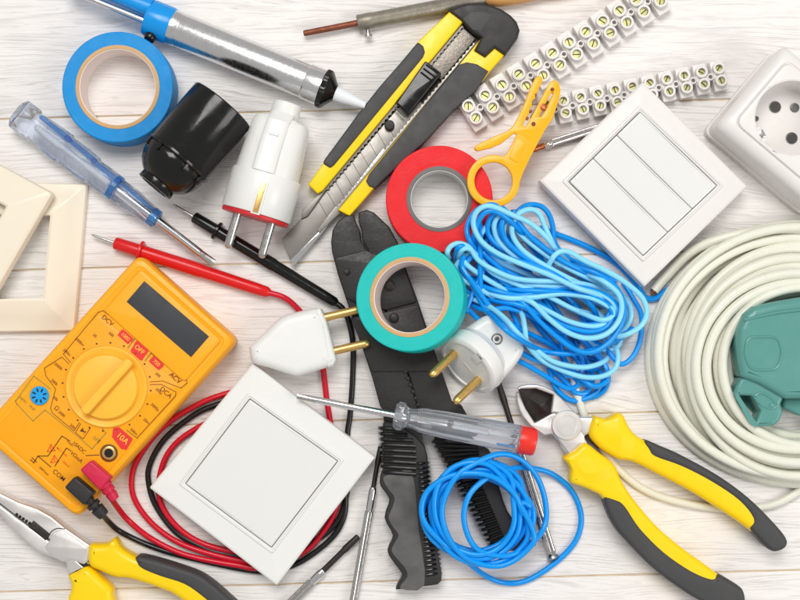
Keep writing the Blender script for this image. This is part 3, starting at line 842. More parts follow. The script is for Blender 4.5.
# printing
lines = [
    [(70.5, 362.3), (63.5, 354), (98, 312.5), (103, 310.5), (133.5, 333.5), (135, 338), (127.7, 348.3)],
    [(145, 361), (151, 353), (186.5, 379), (187, 383), (181, 388), (162.7, 381), (150, 382)],
    [(150, 384.6), (161.5, 384.4), (176, 392), (175.5, 396), (137, 438), (126.6, 430)],
    [(69, 364), (62, 357), (44.5, 368), (46, 376), (55.7, 389), (50.6, 408), (52.5, 413), (74, 431), (79.5, 422.5)],
    [(81, 423.5), (75.5, 432.5), (83, 439), (90.5, 428)],
]
g = Geo()
for l in lines: g.join(ribbon(l, .6, zt))
t.part('printed_line', g, m_print, smooth=0)
g = Geo()
for l in ([(34, 376), (15.5, 401), (17, 404), (33, 421), (45, 410), (80, 438), (92, 449), (106, 433), (100, 425)], [(34, 376), (50.6, 389)]): g.join(ribbon(l, .8, zt))
t.part('printed_line', g, m_print_grey, smooth=0)
g = Geo()
for l in ([(34, 462.5), (38, 456), (51, 467)], [(38, 456), (48, 456), (62, 436), (70, 441)], [(55, 466), (66.5, 448), (71, 451)], [(86, 455.5), (99, 455)], [(32, 457.5), (36.5, 462)], [(30.5, 459.5), (34, 463)]): g.join(ribbon(l, .9, zt))
t.part('printed_line', g, m_print, smooth=0)
g = Geo()
for cx, cy in ((51, 448.5), (54.5, 459.5)):
    tri = [(cx, cy - 4), (cx + 4, cy + 2), (cx - 3.6, cy + 3)]; g.join(ribbon(tri + tri[:1], .9, zt)); g.join(ribbon([(cx, cy - 1.4), (cx, cy + 1)], .9, zt))
g.join(text('MAX 750V', 62, 452, 3.2, ANG, zt)); g.join(text('200mA', 66, 464, 3.2, ANG, zt))
t.part('warning_mark', g, m_print_or, smooth=0)
g = Geo()
for body_, x, y, sz in (('DCV', 107.6, 320.6, 7.0), ('ACV', 175.2, 378, 7.2), ('DCA', 166, 392.6, 7), ('COM', 59, 475.4, 6.8), ('VΩmA', 76.5, 457.2, 5.6), ('10ADC', 79, 447.5, 5.6), ('Ω', 56.5, 408.5, 6.6)):
    g.join(text(body_, x, y, sz, ANG, zt))
g.join(text('500Vmax', 44, 471, 3.4, ANG, zt)); g.join(text('FUSED', 70, 443.5, 3, ANG, zt))
# scale positions clockwise from OFF
pos0 = math.atan2(349.5 - dc[1], 139 - dc[0])
labels = ['', '', '200', '200µ', '2000µ', '20m', '200m', '', '', '', '200', '2000', '20k', '200k', '2000k', '200m', '2000m', '20', '200', '']
for k in range(20):
    a = pos0 + k * 2 * math.pi / 20
    px, py = dc[0] + 44.2 * math.cos(a), dc[1] + 44.2 * math.sin(a)
    g.add(*(lambda gg: (gg.v, gg.f))(Geo().add([V(x, y, zt, zt + .35) for x, y in circ(px, py, 1.0, 10)], [tuple(range(10))])))
    if labels[k]:
        rr = 52.5
        g.join(text(labels[k], dc[0] + rr * math.cos(a), dc[1] + rr * math.sin(a), 4.3, ANG, zt))
g.join(ribbon([(80.5, 431), (86, 432)], .8, zt)); g.join(text('►|', 83, 431, 5, ANG, zt))
t.part('lettering', g, m_print, smooth=0)
for w_, x_, y_, z_ in (('hFE', 97, 440, 6.4), ('NPN', 23, 400, 4.4), ('PNP', 32, 408, 4.4)): t.part('lettering', text(w_, x_, y_, z_, ANG, zt), m_print_grey, smooth=0)
def patch(name, pts, txt, x, y, sz):
    o = t.part(name, prism(pts, 39.5, 40.35, .1), m_print_red, smooth=0)
    t.part('lettering', text(txt, x, y, sz, ANG, 40.35, .15), m_print_lt, parent=o, smooth=0)
patch('off_patch', fillet([(137, 339.5), (149, 350), (141.5, 361.5), (130, 351.5)], 2, 3), 'OFF', 139.5, 349.6, 6.8)
patch('range_patch', fillet(orect(125.3, 336.8, *uu, 14.5, 8), 1.5, 3), '1000', 125.3, 336.8, 5.4)
patch('range_patch', fillet(orect(156.4, 363, *uu, 14, 8), 1.5, 3), '750', 156.4, 363, 5.4)
patch('amp_patch', fillet([(113, 428), (119, 427), (133, 439), (126.5, 450), (121, 449), (112, 437)], 1.5, 3), '10A', 122.5, 438.5, 8.6)
# jack and transistor socket
c = P(109, 453, 40)
jk = t.part('jack', lathe(c, c + up, [(-1, 8.6), (.8, 8.6), (1.2, 8), (1.2, 6.8), (.4, 6.6)], 40), m_print)
t.part('brass_sleeve', lathe(c, c + up, [(-1, 6.6), (1.3, 6.6), (1.6, 6), (1.6, 4.4), (-1, 4.2)], 36), m_brass, parent=jk)
t.part('jack_void', lathe(c, c + up, [(-1, 4.3), (.6, 4.3), (.65, .1)], 30), m_dark, parent=jk)
c = P(39.7, 395.6, 40)
ts = t.part('transistor_socket', lathe(c, c + up, [(-1, 9.2), (1.2, 9.2), (1.8, 8.6), (1.8, .1)], 40), m_jackblue)
for k in range(8):
    a = k * math.pi / 4 + .3; cc_ = c + Vector((math.cos(a), math.sin(a), 0)) * (5.6 * S)
    dv = Vector((math.cos(a), math.sin(a), 0)); t.part('contact_hole', box(cc_ + up * (1.9 * S), dv, up.cross(dv), up, 3.4, 1.4, .5), m_dark, parent=ts)

# ================================================================== TEST LEADS
def probe(t, p_tip, p_start, p_guard, p_end, r, z, mat):
    A = P(*p_start, z); B = P(*p_end, z); L = (B - A).length / S; G = (P(*p_guard, z) - A).length / S
    T_ = P(*p_tip, z)
    t.part('needle', lathe(T_, A, [(0, .3), (4, 1.3), ((A - T_).length / S + 3, 1.5)], 14), m_steel)
    t.part('probe_body', lathe(A, B, [(-1, r * .5), (0, r * .88), (1, r * .95), (G - 1, r), (G + 6, r * 1.02), (L * .55, r * 1.1), (L * .57, r * 1.0), (L - 14, r * .9), (L - 3, r * .82), (L, r * .55)], 32), mat)
    t.part('finger_guard', lathe(A, B, [(G - 2, r), (G - 2, r * 1.5), (G - 1.4, r * 1.6), (G + .6, r * 1.6), (G + 1.2, r * 1.5), (G + 1.6, r)], 36), mat)

t = Thing('test_lead', 'red multimeter test lead with needle probe and crimson plug', 'test lead', (190, 270), 'multimeter test leads')
probe(t, (91, 234.5), (115, 243), (141.5, 249.5), (270, 293), 6.6, 8, m_red)
path = [(269, 292.7, 8), (283, 297, 8), (294, 305, 6), (306, 320, 4), (319, 350, 3), (323.5, 372, 3), (326.5, 398, 3), (330, 420, 3), (333, 440, 3), (334, 480, 3), (326, 512, 3), (296, 540, 3), (250, 552, 3.5), (210, 546, 4), (182, 531, 4), (163, 508, 3.5), (158.5, 485, 3.5), (167, 455, 3.5), (189, 433, 3.5), (225, 418, 3.5), (270, 425, 3.5), (315, 455, 4), (336, 490, 4), (333, 516, 4), (309, 548, 4), (280, 560, 5), (243, 561, 5), (189, 547, 5), (157, 528, 5), (137, 504, 4.5), (131.5, 483, 4), (137, 461, 4), (158, 432, 4), (186, 411, 4), (220, 395.5, 4), (258, 390, 4), (300, 412, 6.5), (325, 450, 7.5), (318, 500, 8), (290, 545, 8), (262, 567, 7), (236, 565, 6), (200, 558.5, 6), (175, 551, 6), (148, 536.5, 6), (128, 520, 10), (118, 508, 24), (111, 498, 42)]
t.part('cable', tube([P(*q) for q in path], 2.9, 12, 8), m_red_wire)
Z0 = 40.5
def lead_plug(t, q, relief, mat):
    pl = t.part('plug', prism(fillet(q, 2.4, 3), Z0, Z0 + 15, 2.2, 3), mat)
    for k, (x, y, w) in enumerate(relief):
        pass
    return pl
pl = lead_plug(t, [(90.5, 460.5), (79.5, 470), (100, 491), (111, 478)], [], m_pink)
A = P(103, 482, 47.5); B = P(115, 499.5, 44)
t.part('strain_relief', lathe(A, B, [(-4, 6.5), (5, 7), (5.5, 5.6), (7, 5.6), (7.5, 6.6), (11, 6.4), (11.5, 5), (13, 5), (13.5, 5.8), (18, 5.2), (20.5, 4.6), (21, 3)], 28), m_pink, parent=pl)

t = Thing('test_lead', 'black multimeter test lead with needle probe and black plug', 'test lead', (260, 260), 'multimeter test leads')
probe(t, (173, 204), (194, 217), (217.5, 231), (337, 303.5), 6.0, 8, m_black)
path = [(336, 303, 8), (343, 309, 8), (349, 322, 7), (353, 345, 4), (352.5, 380, 3), (350, 415, 3), (347.5, 436, 3), (350, 470, 3), (338, 520, 3), (300, 548, 3), (250, 556, 3), (223, 553.5, 3), (202, 547, 3.2), (176, 532, 3.2), (156, 506, 3.2), (148.5, 482, 3.2), (150, 464, 3.2), (163, 441, 3.2), (184, 422, 3.2), (209, 407.5, 3.2), (245, 400, 4), (290, 412, 8.5), (330, 450, 8.5), (345.5, 495, 4), (338, 530, 4), (307, 558, 3.5), (278, 570, 3.5), (250, 570.5, 3.5), (189, 557.5, 3.5), (152, 546.5, 3.5), (121, 532, 5), (108, 521, 20), (101, 512.5, 40)]
t.part('cable', tube([P(*q) for q in path], 2.9, 12, 8), m_black_wire)
pl = lead_plug(t, [(74.5, 476.5), (64, 487.5), (84, 506), (94, 493)], [], m_black_soft)
A = P(88, 499, 47); B = P(104, 515.5, 42)
t.part('strain_relief', lathe(A, B, [(-4, 5), (3, 5.2), (3.2, 4.2), (5.5, 4.2), (6, 7), (9.5, 7), (10, 4.8), (12, 4.8), (12.5, 6.8), (20, 6.2), (22.5, 5.6), (23, 3)], 28), m_black_soft, parent=pl)

# ================================================================== WHITE PLUG, BRASS PINS
t = Thing('mains_plug', 'flat white two-pin plug with brass pins reaching under the teal tape', 'plug', (295, 342), 'mains plugs')
out = [(248.5, 350), (250, 345.5), (264, 332), (281, 316.5), (300, 311), (314, 308), (320, 309), (323, 316), (333, 358), (331, 364.5), (324, 368.5), (310, 373), (297, 376.5), (288, 374.5), (270, 368.5), (256, 364.5), (251, 361)]
t.part('housing', prism(c2(out, 3), 1, 40, 9, 5), m_white, smooth=50)
t.part('front_lip', prism(fillet([(315.5, 307.5), (320.5, 308.3), (326.2, 321), (336.3, 360), (333, 366), (327, 368.5)], 2.2, 3), 2, 38.5, 4, 3), m_white, smooth=50)
dv = (P(356, 310, 27) - P(326, 317, 27)).normalized()
for (x, y) in ((325, 317.5), (334, 351)):
    A = P(x, y, 28)
    t.part('pin', lathe(A, A + dv, [(-3, 4.1), (31.5, 4.1), (34, 3.5), (35.6, 2), (36, .4)], 24), m_brass)

# ================================================================== ANGLED WHITE PLUG
t = Thing('mains_plug', 'white round-faced earthed plug with two brass pins facing the clear screwdriver', 'plug', (480, 355), 'mains plugs')
FC = P(466.5, 366.5, 34)
phi = R_(31); hdir = Vector((-.74, -.67, 0)).normalized()
a_ = (hdir * math.cos(phi) + Vector((0, 0, 1)) * math.sin(phi))
d, sd, up = frame_of(a_)
base = FC - a_ * (24 * S)
t.part('front_disc', loft(base, FC, [(0, 29, 28, 2), (8, 33, 32, 2), (8.8, 34, 33, 2), (20, 34.5, 33.5, 2), (22.5, 33.8, 32.8, 2), (24, 31.5, 30.5, 2), (24, 28.5, 27.5, 2), (22.6, 27.6, 26.6, 2), (22.6, 5, 5, 2)], 64), m_white)
hs_ = [(449, 341), (466, 328), (478, 320), (487, 315.5), (497, 318), (512, 331), (523, 345), (524, 352), (517, 364), (505, 378), (494, 388), (470, 372)]
t.part('housing', prism(c2(hs_, 4), 1, 36, 8, 4), m_white, smooth=50)
t.part('ridge', box(FC + up * (24 * S) - d * (4 * S), d, sd, up, 8, 10, 18, 1.5), m_white)
for s_ in (-1, 1):
    c = FC + sd * (s_ * 17.3 * S) - up * (2 * S) - d * (2 * S)
    t.part('pin', lathe(c, c + d, [(-1, 4.3), (33, 4.3), (36, 3.7), (37.8, 2.4), (38.4, .5)], 24), m_brass)
cs = P(497, 339, 36); upn = Vector((0, 0, 1))
sc_ = t.part('screw', lathe(cs - upn * (2 * S), cs + upn, [(0, 5.6), (2.6, 5.6), (2.9, 5), (2.9, 4.2), (1.6, 4), (1.6, 2.6), (2.6, 2.4), (2.6, .1)], 28), m_holegrey)
t.part('screw_slot', box(cs + upn * (.7 * S), Vector((.7, .7, 0)), Vector((-.7, .7, 0)), upn, 4.4, .9, .4), m_dark, parent=sc_)

# ================================================================== CRIMPING TOOL
t = Thing('crimping_tool', 'black steel crimping tool with ribbed handle grips under the teal tape', 'crimping tool', (410, 380))
jawL = [(353.5, 215), (345, 215.8), (338, 221), (332.5, 230), (331, 242), (332, 252), (338, 275), (346, 299), (358, 335), (372, 377), (380, 406), (386, 414), (402, 424), (420, 415), (411, 385), (402, 355), (394, 330), (380, 300), (372, 272), (366.5, 250), (361, 240), (359.5, 230), (356, 222)]
jawR = [(358.5, 212.5), (366.5, 209.5), (374, 212.5), (389, 226.5), (397.5, 242), (405, 266), (418, 301), (433, 346), (452, 401), (462, 409), (462, 418), (440, 432), (424, 424), (419, 412), (412, 385), (403, 355), (395, 330), (381, 300), (373, 272), (368, 250), (362.5, 240), (361.5, 230), (358.5, 222)]
t.part('jaw', prism(fillet(jawL, 1.2, 2), 2, 20, 1.3), m_crimp)
t.part('jaw', prism(fillet(jawR, 1.2, 2), 2, 20, 1.3), m_crimp)
t.part('pivot_plate', prism(fillet([(334, 258), (366, 250), (404, 266), (417, 302), (386, 310), (362, 306), (346, 298)], 3, 3), 18, 23, 1.0), m_crimp)
t.part('lower_plate', prism(fillet([(350, 316), (386, 312), (418, 305), (429, 338), (440, 372), (398, 372), (372, 372)], 3, 3), 16, 21.4, .8), m_crimp)
for x, y, r in ((346.8, 272, 3.2), (389.5, 285.5, 5.5), (394, 318, 5.0)):
    c = P(x, y, 23 if y < 300 else 21.4); t.part('rivet', lathe(c, c + Vector((0, 0, 1)), [(-2, r), (1, r), (1.8, r * .8), (2, r * .3)], 28), m_crimp)
t.part('handle_tang', prism(fillet([(382, 404), (418, 408), (424, 448), (398, 446), (385, 432)], 3, 3), 3, 17.5, 1), m_crimp)
t.part('handle_tang', prism(fillet([(426, 408), (461, 404), (487, 452), (462, 456), (438, 446)], 3, 3), 3, 17.5, 1), m_crimp)
# toothed slot between the halves
for k in range(9):
    p = lerp2((398, 352), (418, 405), k / 8)
    t.part('tooth', prism(fillet(orect(p[0], p[1], 20, 53, 3.6, 3.4), .8, 2), 18, 21.6, .6), m_crimp)
# left grip
edge = c2([(384.5, 476), (384, 482), (389, 490), (394.5, 498), (392, 508), (388.5, 517.5), (393, 527), (398.5, 535), (394.5, 543), (391.5, 551), (398, 560), (405.5, 569), (407, 577), (400, 588.5), (424.5, 585), (419, 530), (412.5, 472), (398, 473)], 3)
gl = t.part('grip', prism(c2([(383, 424), (396, 423), (424.5, 446), (428, 480), (431, 511), (437, 550), (441.5, 581), (424, 586.5), (400, 589.5), (396, 588.5), (402, 577), (400, 571), (394, 563), (387.5, 551), (393, 536), (384.5, 518), (389.5, 500), (380.5, 486), (380, 477), (383, 468), (384, 445)], 3), 1, 20.2, 2), m_black_soft)
t.part('grip_inlay', prism(edge, 17, 20.9, .5), m_grip_light, parent=gl)
for k in range(9):
    f = k / 8
    a = lerp2((381, 428), (384.5, 472), f); b_ = lerp2((398, 426), (423, 470), f) if k < 3 else lerp2((406, 440), (413, 471), f)
    b_ = (392 + min(24, 10 + k * 5.5), a[1] + 1.5 + k * .1)
    t.part('rib', tube([P(a[0] - 1.5, a[1], 10), P(a[0], a[1] + .2, 18), P(a[0] + 4, a[1] + .4, 21.5), P(b_[0], b_[1], 21.5)], 2.0, 8, 3), m_black, parent=gl)
for k in range(28):
    f = k / 27
    a = lerp2((416, 450), (426, 575), f); b_ = lerp2((426, 449), (440, 573), f)
    if k > 2: t.part('rib', tube([P(a[0], a[1], 20), P((a[0] + b_[0]) / 2, (a[1] + b_[1]) / 2, 20.6), P(b_[0] - 1, b_[1], 17), P(b_[0] + 1, b_[1], 8)], 1.6, 8, 3), m_black, parent=gl)
# right grip
gr = t.part('grip', prism(c2([(434, 441), (450, 436), (489, 450), (497, 478), (508, 512), (530, 540), (536, 546), (520, 551), (494, 549), (487, 530), (474, 505), (455, 474)], 3), 1, 19, 3), m_black_soft)
for k in range(22):
    f = k / 21
    a = lerp2((434.5, 442), (490, 545), f); b_ = lerp2((462, 438), (505, 539), f)
    if k < 9: b_ = lerp2((478, 444), (480, 468), k / 8)
    t.part('rib', tube([P(a[0] - 1.5, a[1], 9), P(a[0], a[1] - .2, 17), P(a[0] + 4, a[1] - 1.2, 21), P(b_[0], b_[1], 21)], 1.9, 8, 3), m_black, parent=gr)

# ================================================================== CLEAR SCREWDRIVER WITH RED CAP
t = Thing('test_screwdriver', 'clear-handled voltage tester screwdriver with red end cap', 'screwdriver', (420, 420))
A = P(296, 396, 36); B = P(536, 442.5, 36); L = (B - A).length / S
d, sd, up = frame_of(B - A)
rs = []
for q_, w, h in ((1, 2.6, .7), (6, 2.8, 1.0), (14, 2.9, 2.4), (20, 3.3, 3.3)):
    c = A + d * (q_ * S); rs.append([c + sd * (math.cos(2 * math.pi * k / 20) * w * S) + up * (math.sin(2 * math.pi * k / 20) * h * S) for k in range(20)])
t.part('tip', rings(rs), m_steel)
t.part('shaft', lathe(A, B, [(19, 3), (20, 3.4), (98, 3.5), (150, 3.3), (151, 2)], 28), m_chrome)
t.part('handle_collar', lathe(A, B, [(97, 6), (98, 10), (101, 12.6), (106, 12.8), (109, 10), (111, 8.6), (113, 9.6)], 32, 8, .09), m_clear)
t.part('handle', lathe(A, B, [(112, 7), (113, 9.0), (118, 9.6), (124, 11.6), (150, 12.8), (200, 13.4), (L - 16, 13.4), (L - 15, 11.5)], 80, 10, .035), m_clear)
t.part('red_cap', lathe(A, B, [(L - 17, 10), (L - 17, 13.4), (L - 15, 14), (L - 3, 13.6), (L - .8, 12.6), (L, 10), (L, .1)], 48), m_capred)
t.part('neon_tube', lathe(A, B, [(154, .6), (156, 2.6), (190, 2.6), (192, .8), (L - 18, .8)], 20), m_nozzle)
t.part('label_strip', lathe(A + sd * (6 * S), B + sd * (6 * S), [(L - 38, .5), (L - 37, 2), (L - 20, 2), (L - 19, .5)], 12), m_blue_wire)

# ================================================================== PLIERS (handles shared builder)
def facets(l, m, r, z0=28.2, z1=31.2):
    # faceted hump of the finger guard: left, ridge and right point rows
    rows = [[V(x, y, 29, z0) for x, y in l], [V(x, y, 29, z0 if k in (0, 2) else z1) for k, (x, y) in enumerate(m)], [V(x, y, 29, z0) for x, y in r]]
    mid = [a.lerp(b_, .5) for a, b_ in zip(rows[1][:2], rows[1][1:])]
    for q in mid: q.z = (z1 - .5) * S
    ridge = [rows[1][0], mid[0], rows[1][1], mid[1], rows[1][2]]
    def dense(t_): return [t_[0], t_[0].lerp(t_[1], .5), t_[1], t_[1].lerp(t_[2], .5), t_[2]]
    L_, R2 = dense(rows[0]), dense(rows[2])
    g = Geo(); g.add(L_ + ridge + R2, [(k, k + 1, k + 6, k + 5) for k in range(4)] + [(k + 5, k + 6, k + 11, k + 10) for k in range(4)])
    low = [Vector((p.x, p.y, 24 * S)) for p in L_ + R2]
    g.add(low, [(0, 1, 6, 5), (1, 2, 7, 6), (2, 3, 8, 7), (3, 4, 9, 8)])
    return g
def pill(pts, z0, z1, bev): return prism(c2(pts, 4), z0, z1, bev, 4)
t = Thing('pliers', 'diagonal cutting pliers with yellow and charcoal handles, jaws open beside the wire coil', 'pliers', (630, 480), 'yellow-handled pliers')
low = [(517, 389.5), (516.5, 400), (519, 410), (522.5, 417), (530, 426.5), (544, 435.5), (552, 434), (561, 443.5), (562, 448), (568, 456), (588, 444), (584, 436), (583, 420), (572, 409), (560, 409), (549, 415), (535, 423), (526, 409)]
upj = [(517, 389), (520.5, 386), (528, 384.3), (537, 384.4), (545, 386.5), (553, 390.5), (562, 398.5), (572, 409), (573.5, 411), (580, 417.2), (594.5, 417.2), (590, 433), (584, 436.5), (575, 424), (566, 414), (551, 413), (552.5, 404), (553.5, 395), (536, 388.5), (520, 389)]
t.part('jaw', prism(fillet(low, 1, 2), 6, 20, 1.6), m_satin)
t.part('jaw', prism(fillet(upj, 1, 2), 9, 23, 1.6), m_satin)
cf = [(519, 389.5), (536, 388.6), (553.4, 395), (552.4, 404), (549.5, 414), (535.5, 422.5), (526, 408.5)]
mid_ = [(519.5, 390), (530, 398.5), (540, 406), (549.5, 413)]
for half, zo in ((cf[:5], 11.5), (cf[4:] + cf[:1], 9.5)):
    g = Geo()
    o_ = [V(x, y, 18, zo if 0 < k < len(half) - 1 else 17) for k, (x, y) in enumerate(half)]
    rd = [V(x, y, 18, 17.6) for x, y in (mid_[1:3] if half is not cf[:5] else mid_[1:3])]
    first_is_tip = half[0] == cf[0]
    inner_ = rd[::-1] if first_is_tip else rd
    top = o_ + inner_[::1]
    n_ = len(o_)
    a0_, b0_ = o_[0], o_[-1]
    r1, r2 = (rd[0], rd[1]) if first_is_tip else (rd[1], rd[0])
    v_ = o_ + [r1, r2]
    f_ = [(0, 1, n_), (1, 2, n_ + 1, n_), (2, 3, n_ + 1)] + ([(3, 4, n_ + 1)] if n_ == 5 else [])
    g.add(v_, f_)
    t.part('cutting_face', g, m_darksteel, smooth=5)
t.part('jaw_floor', prism(cf, 6, 9, 0, zref=18), m_darksteel)
t.part('jaw', prism(fillet([(556, 414), (562, 410), (572, 410), (580, 417), (584, 428), (585, 443), (570, 455), (562, 444), (553, 433), (552, 422)], 1, 2), 8, 22.5, 1.0), m_satin)
c = P(566.6, 425, 23)
t.part('pivot', lathe(c, c + Vector((0, 0, 1)), [(-6, 15), (.6, 15), (1.4, 14.2), (1.5, 10.6), (1.0, 10.2), (1.0, 9.6), (1.7, 9.2), (1.7, .1)], 56), m_satin)
t.part('stop_step', prism([(580, 433), (583, 430.5), (601, 446), (598, 449)], 6, 14, .4), m_darksteel)
hu = [(594, 417), (600, 417.5), (607, 419), (613, 416), (618.5, 413), (624, 415.5), (627.5, 423), (634, 433), (646, 441), (682, 456), (719, 476.5), (749, 498.5), (773, 522), (786, 538), (786.5, 546), (780, 550.5), (772, 550.5), (762, 541), (746, 527), (719, 509), (688, 490), (658, 474.5), (640, 465), (629, 461), (619, 459.5), (606, 452), (598, 446), (589.5, 434)]
h1 = t.part('handle', pill(hu, 3, 29, 7), m_yellow, smooth=50)
gu = [(646, 440.5), (664, 447.5), (682, 455.5), (719, 476), (749, 498), (773, 521.5), (786.6, 538), (787, 546.5), (780, 551.2), (771.5, 551), (761, 541), (751, 529), (753, 519), (739, 501.5), (712, 483), (682, 467.5), (655, 457.5), (648.5, 450)]
t.part('grip_pad', pill(gu, 3, 30.5, 4.5), m_grip, parent=h1, smooth=50)
t.part('head_facet', facets([(599, 423), (595, 434), (603, 446)], [(618, 418.5), (621, 437), (620, 456)], [(627, 428), (640, 446), (634, 459.5)]), m_yellow, parent=h1, smooth=10)
hl = [(585.5, 443.5), (575, 451), (564, 458.5), (568, 464), (571, 470), (570, 479), (572, 483.5), (582, 487), (592.5, 491.5), (603.5, 499), (614, 525), (631, 546), (655, 570), (682, 590), (699, 600), (722, 611), (738, 611), (745, 603), (743, 591), (735, 584.5), (719, 575), (705.5, 565), (682, 548), (658, 527.5), (635, 501), (622, 481), (614, 464.5), (598, 452)]
h2 = t.part('handle', pill(hl, 3, 29, 5.5), m_yellow, smooth=50)
gl_ = [(604, 498.5), (614, 525), (631, 546), (655, 570), (682, 590), (699, 600.5), (722, 612), (738.5, 612), (745.5, 603), (743.5, 590.5), (735, 584), (719, 575.2), (712, 578.5), (692, 570.5), (665, 552), (641, 528), (626, 506), (617, 499.5)]
t.part('head_facet', facets([(569, 460.5), (577, 454), (587, 447.5)], [(575, 473), (594, 473), (611, 467)], [(577, 482), (598, 489.5), (617, 481)]), m_yellow, parent=h2, smooth=10)
t.part('grip_pad', pill(gl_, 3, 30.5, 4.5), m_grip, parent=h2, smooth=50)

t = Thing('pliers', 'combination pliers with bright steel jaws and yellow handles in the bottom corner', 'pliers', (70, 550), 'yellow-handled pliers')
h_a = [(-60, 462), (-20, 482), (0, 493), (18, 502), (38, 509), (52, 517), (64, 527), (90, 545), (92, 556), (88, 566), (80, 556), (66, 549), (50, 540), (30, 526), (15, 515), (0, 503.5), (-60, 473)]
h_b = [(-60, 474.5), (0, 505), (15, 516.5), (30, 527.5), (49, 541), (62, 548), (72, 556), (86, 568), (68, 577), (66, 562.5), (50, 556.5), (38, 552), (26, 542), (12, 528.5), (0, 514.5), (-40, 486)]
t.part('jaw', prism(fillet(h_a, 1.2, 2), 5, 23, 2), m_satin)
t.part('jaw', prism(fillet(h_b, 1.2, 2), 5, 22.5, 2), m_satin)
t.part('jaw_core', prism([(-50, 471), (0, 500), (40, 521), (66, 546), (50, 550), (20, 530), (-40, 480)], 4, 19, 0), m_darksteel)
t.part('pipe_slot', prism(orect(39.5, 530.5, 17, 14, 22, 8), 20, 23.6, .3), m_darksteel)
for k in range(5):
    p = lerp2((17, 514.5), (30, 523), k / 4); c = P(p[0], p[1], 22)
    t.part('tooth', lathe(c, c + Vector((0, 0, 1)), [(-1, 1.6), (1.2, 1.6), (1.4, .3)], 12), m_dark)
t.part('joint_line', tube([P(x, y, 23) for x, y in ((48, 538), (51, 532), (57, 528.5), (65, 529))], .5, 6, 4), m_darksteel)
t.part('joint_cheek', prism(fillet([(49, 541), (52, 533), (62, 530), (88, 548), (86, 566), (72, 560), (62, 562), (52, 556), (44, 548)], 4, 3), 8, 23.4, 1.2), m_satin)
t.part('stop_step', prism([(74, 559), (77, 555.5), (88, 564), (84, 568)], 18, 23, .3), m_darksteel)
hu = [(88.5, 546), (97, 545), (106, 544), (110, 541), (113.5, 539), (117, 543), (121, 549), (135.5, 557.5), (150, 559.5), (180, 568.5), (204, 578.5), (230, 600), (250, 622), (236, 632), (210, 622), (176, 597), (160, 589.5), (130, 579.5), (115, 578), (100, 572), (88, 565)]
h1 = t.part('handle', pill(hu, 3, 29, 7), m_yellow, smooth=50)
gu = [(136, 557), (150, 559), (180, 568), (204, 578), (230, 599.5), (251, 622), (236, 633), (222, 616), (204, 599.5), (184, 585.5), (160, 577.5), (141, 569.5), (136, 563)]
t.part('grip_pad', pill(gu, 3, 30.5, 4.5), m_grip, parent=h1, smooth=50)
hl = [(86.5, 567.5), (76, 572), (67.5, 576.5), (70, 584), (69.5, 592), (67, 600), (70, 612), (84, 640), (110, 680), (134, 670), (122, 630), (112.5, 600), (110.5, 589), (99, 578)]
t.part('handle', pill(hl, 3, 29, 7), m_yellow, smooth=50)

# ================================================================== BIG BLUE WIRE HANK
def hank(seed, turns, zbase, zstep):
    r = random.Random(seed); pts = []
    for i in range(turns):
        z = zbase + i * zstep
        kind = r.random()
        if kind < .62: A = Vector((r.uniform(476, 500), r.uniform(208, 228)))
        elif kind < .85: A = Vector((r.uniform(449, 468), r.uniform(246, 276)))
        else: A = Vector((r.uniform(470, 490), r.uniform(285, 310)))
        kb = r.random()
        if kb < .72: B = Vector((r.uniform(606, 640), r.uniform(296, 345)))
        else: B = Vector((r.uniform(575, 612), r.uniform(355, 392)))
        d = (B - A).normalized(); nn = Vector((d.y, -d.x))   # towards upper right
        w1 = r.uniform(6, 22); w2 = r.uniform(8, 24); we = r.uniform(11, 20); wa = r.uniform(9, 17)
        Ld = (B - A).length
        j = lambda s_: r.uniform(-s_, s_)
        seq = [(A + nn * wa * .95 + d * 7, 1), (A + nn * wa + d * 22, 1), (A + d * Ld * .36 + nn * (w1 + j(5)), 0), (A + d * Ld * .68 + nn * (w1 + j(5)), 0), (B - d * 20 + nn * we, 1), (B - d * 4 + nn * we * .7, 1), (B + d * 2, 1), (B - d * 4 - nn * we * .75, 1), (B - d * 22 - nn * we, 1), (A + d * Ld * .64 - nn * (w2 + j(5)), 0), (A + d * Ld * .33 - nn * (w2 + j(5)), 0), (A + d * 20 - nn * wa * .95, 1), (A + d * 4 - nn * wa * .65, 1), (A - d * 2, 1)]
        for p, _ in seq:
            # the hank sags towards its right end and rides up over the red tape and stripper ring on the left
            rise = max(0, min(1, (560 - p.x) / 90)) * 16
            zz = z + rise + r.uniform(-2.5, 2.5)
            if math.hypot(p.x - 440, p.y - 199) < 58: zz = max(zz, 38 + r.uniform(0, 3))
            pts.append((p.x, p.y, zz))
    return pts
t = Thing('wire_coil', 'large hank of two-tone blue electrical wire in the middle', 'wire coil', (545, 300))
RW = 2.65
t.part('blue_wire', tube([P(*p) for p in hank(5, 6, 4, 2.6)], RW, 10, 6), m_blue_wire)
t.part('light_blue_wire', tube([P(*p) for p in hank(11, 3, 8, 3.0)], RW, 10, 6), m_lblue_wire)
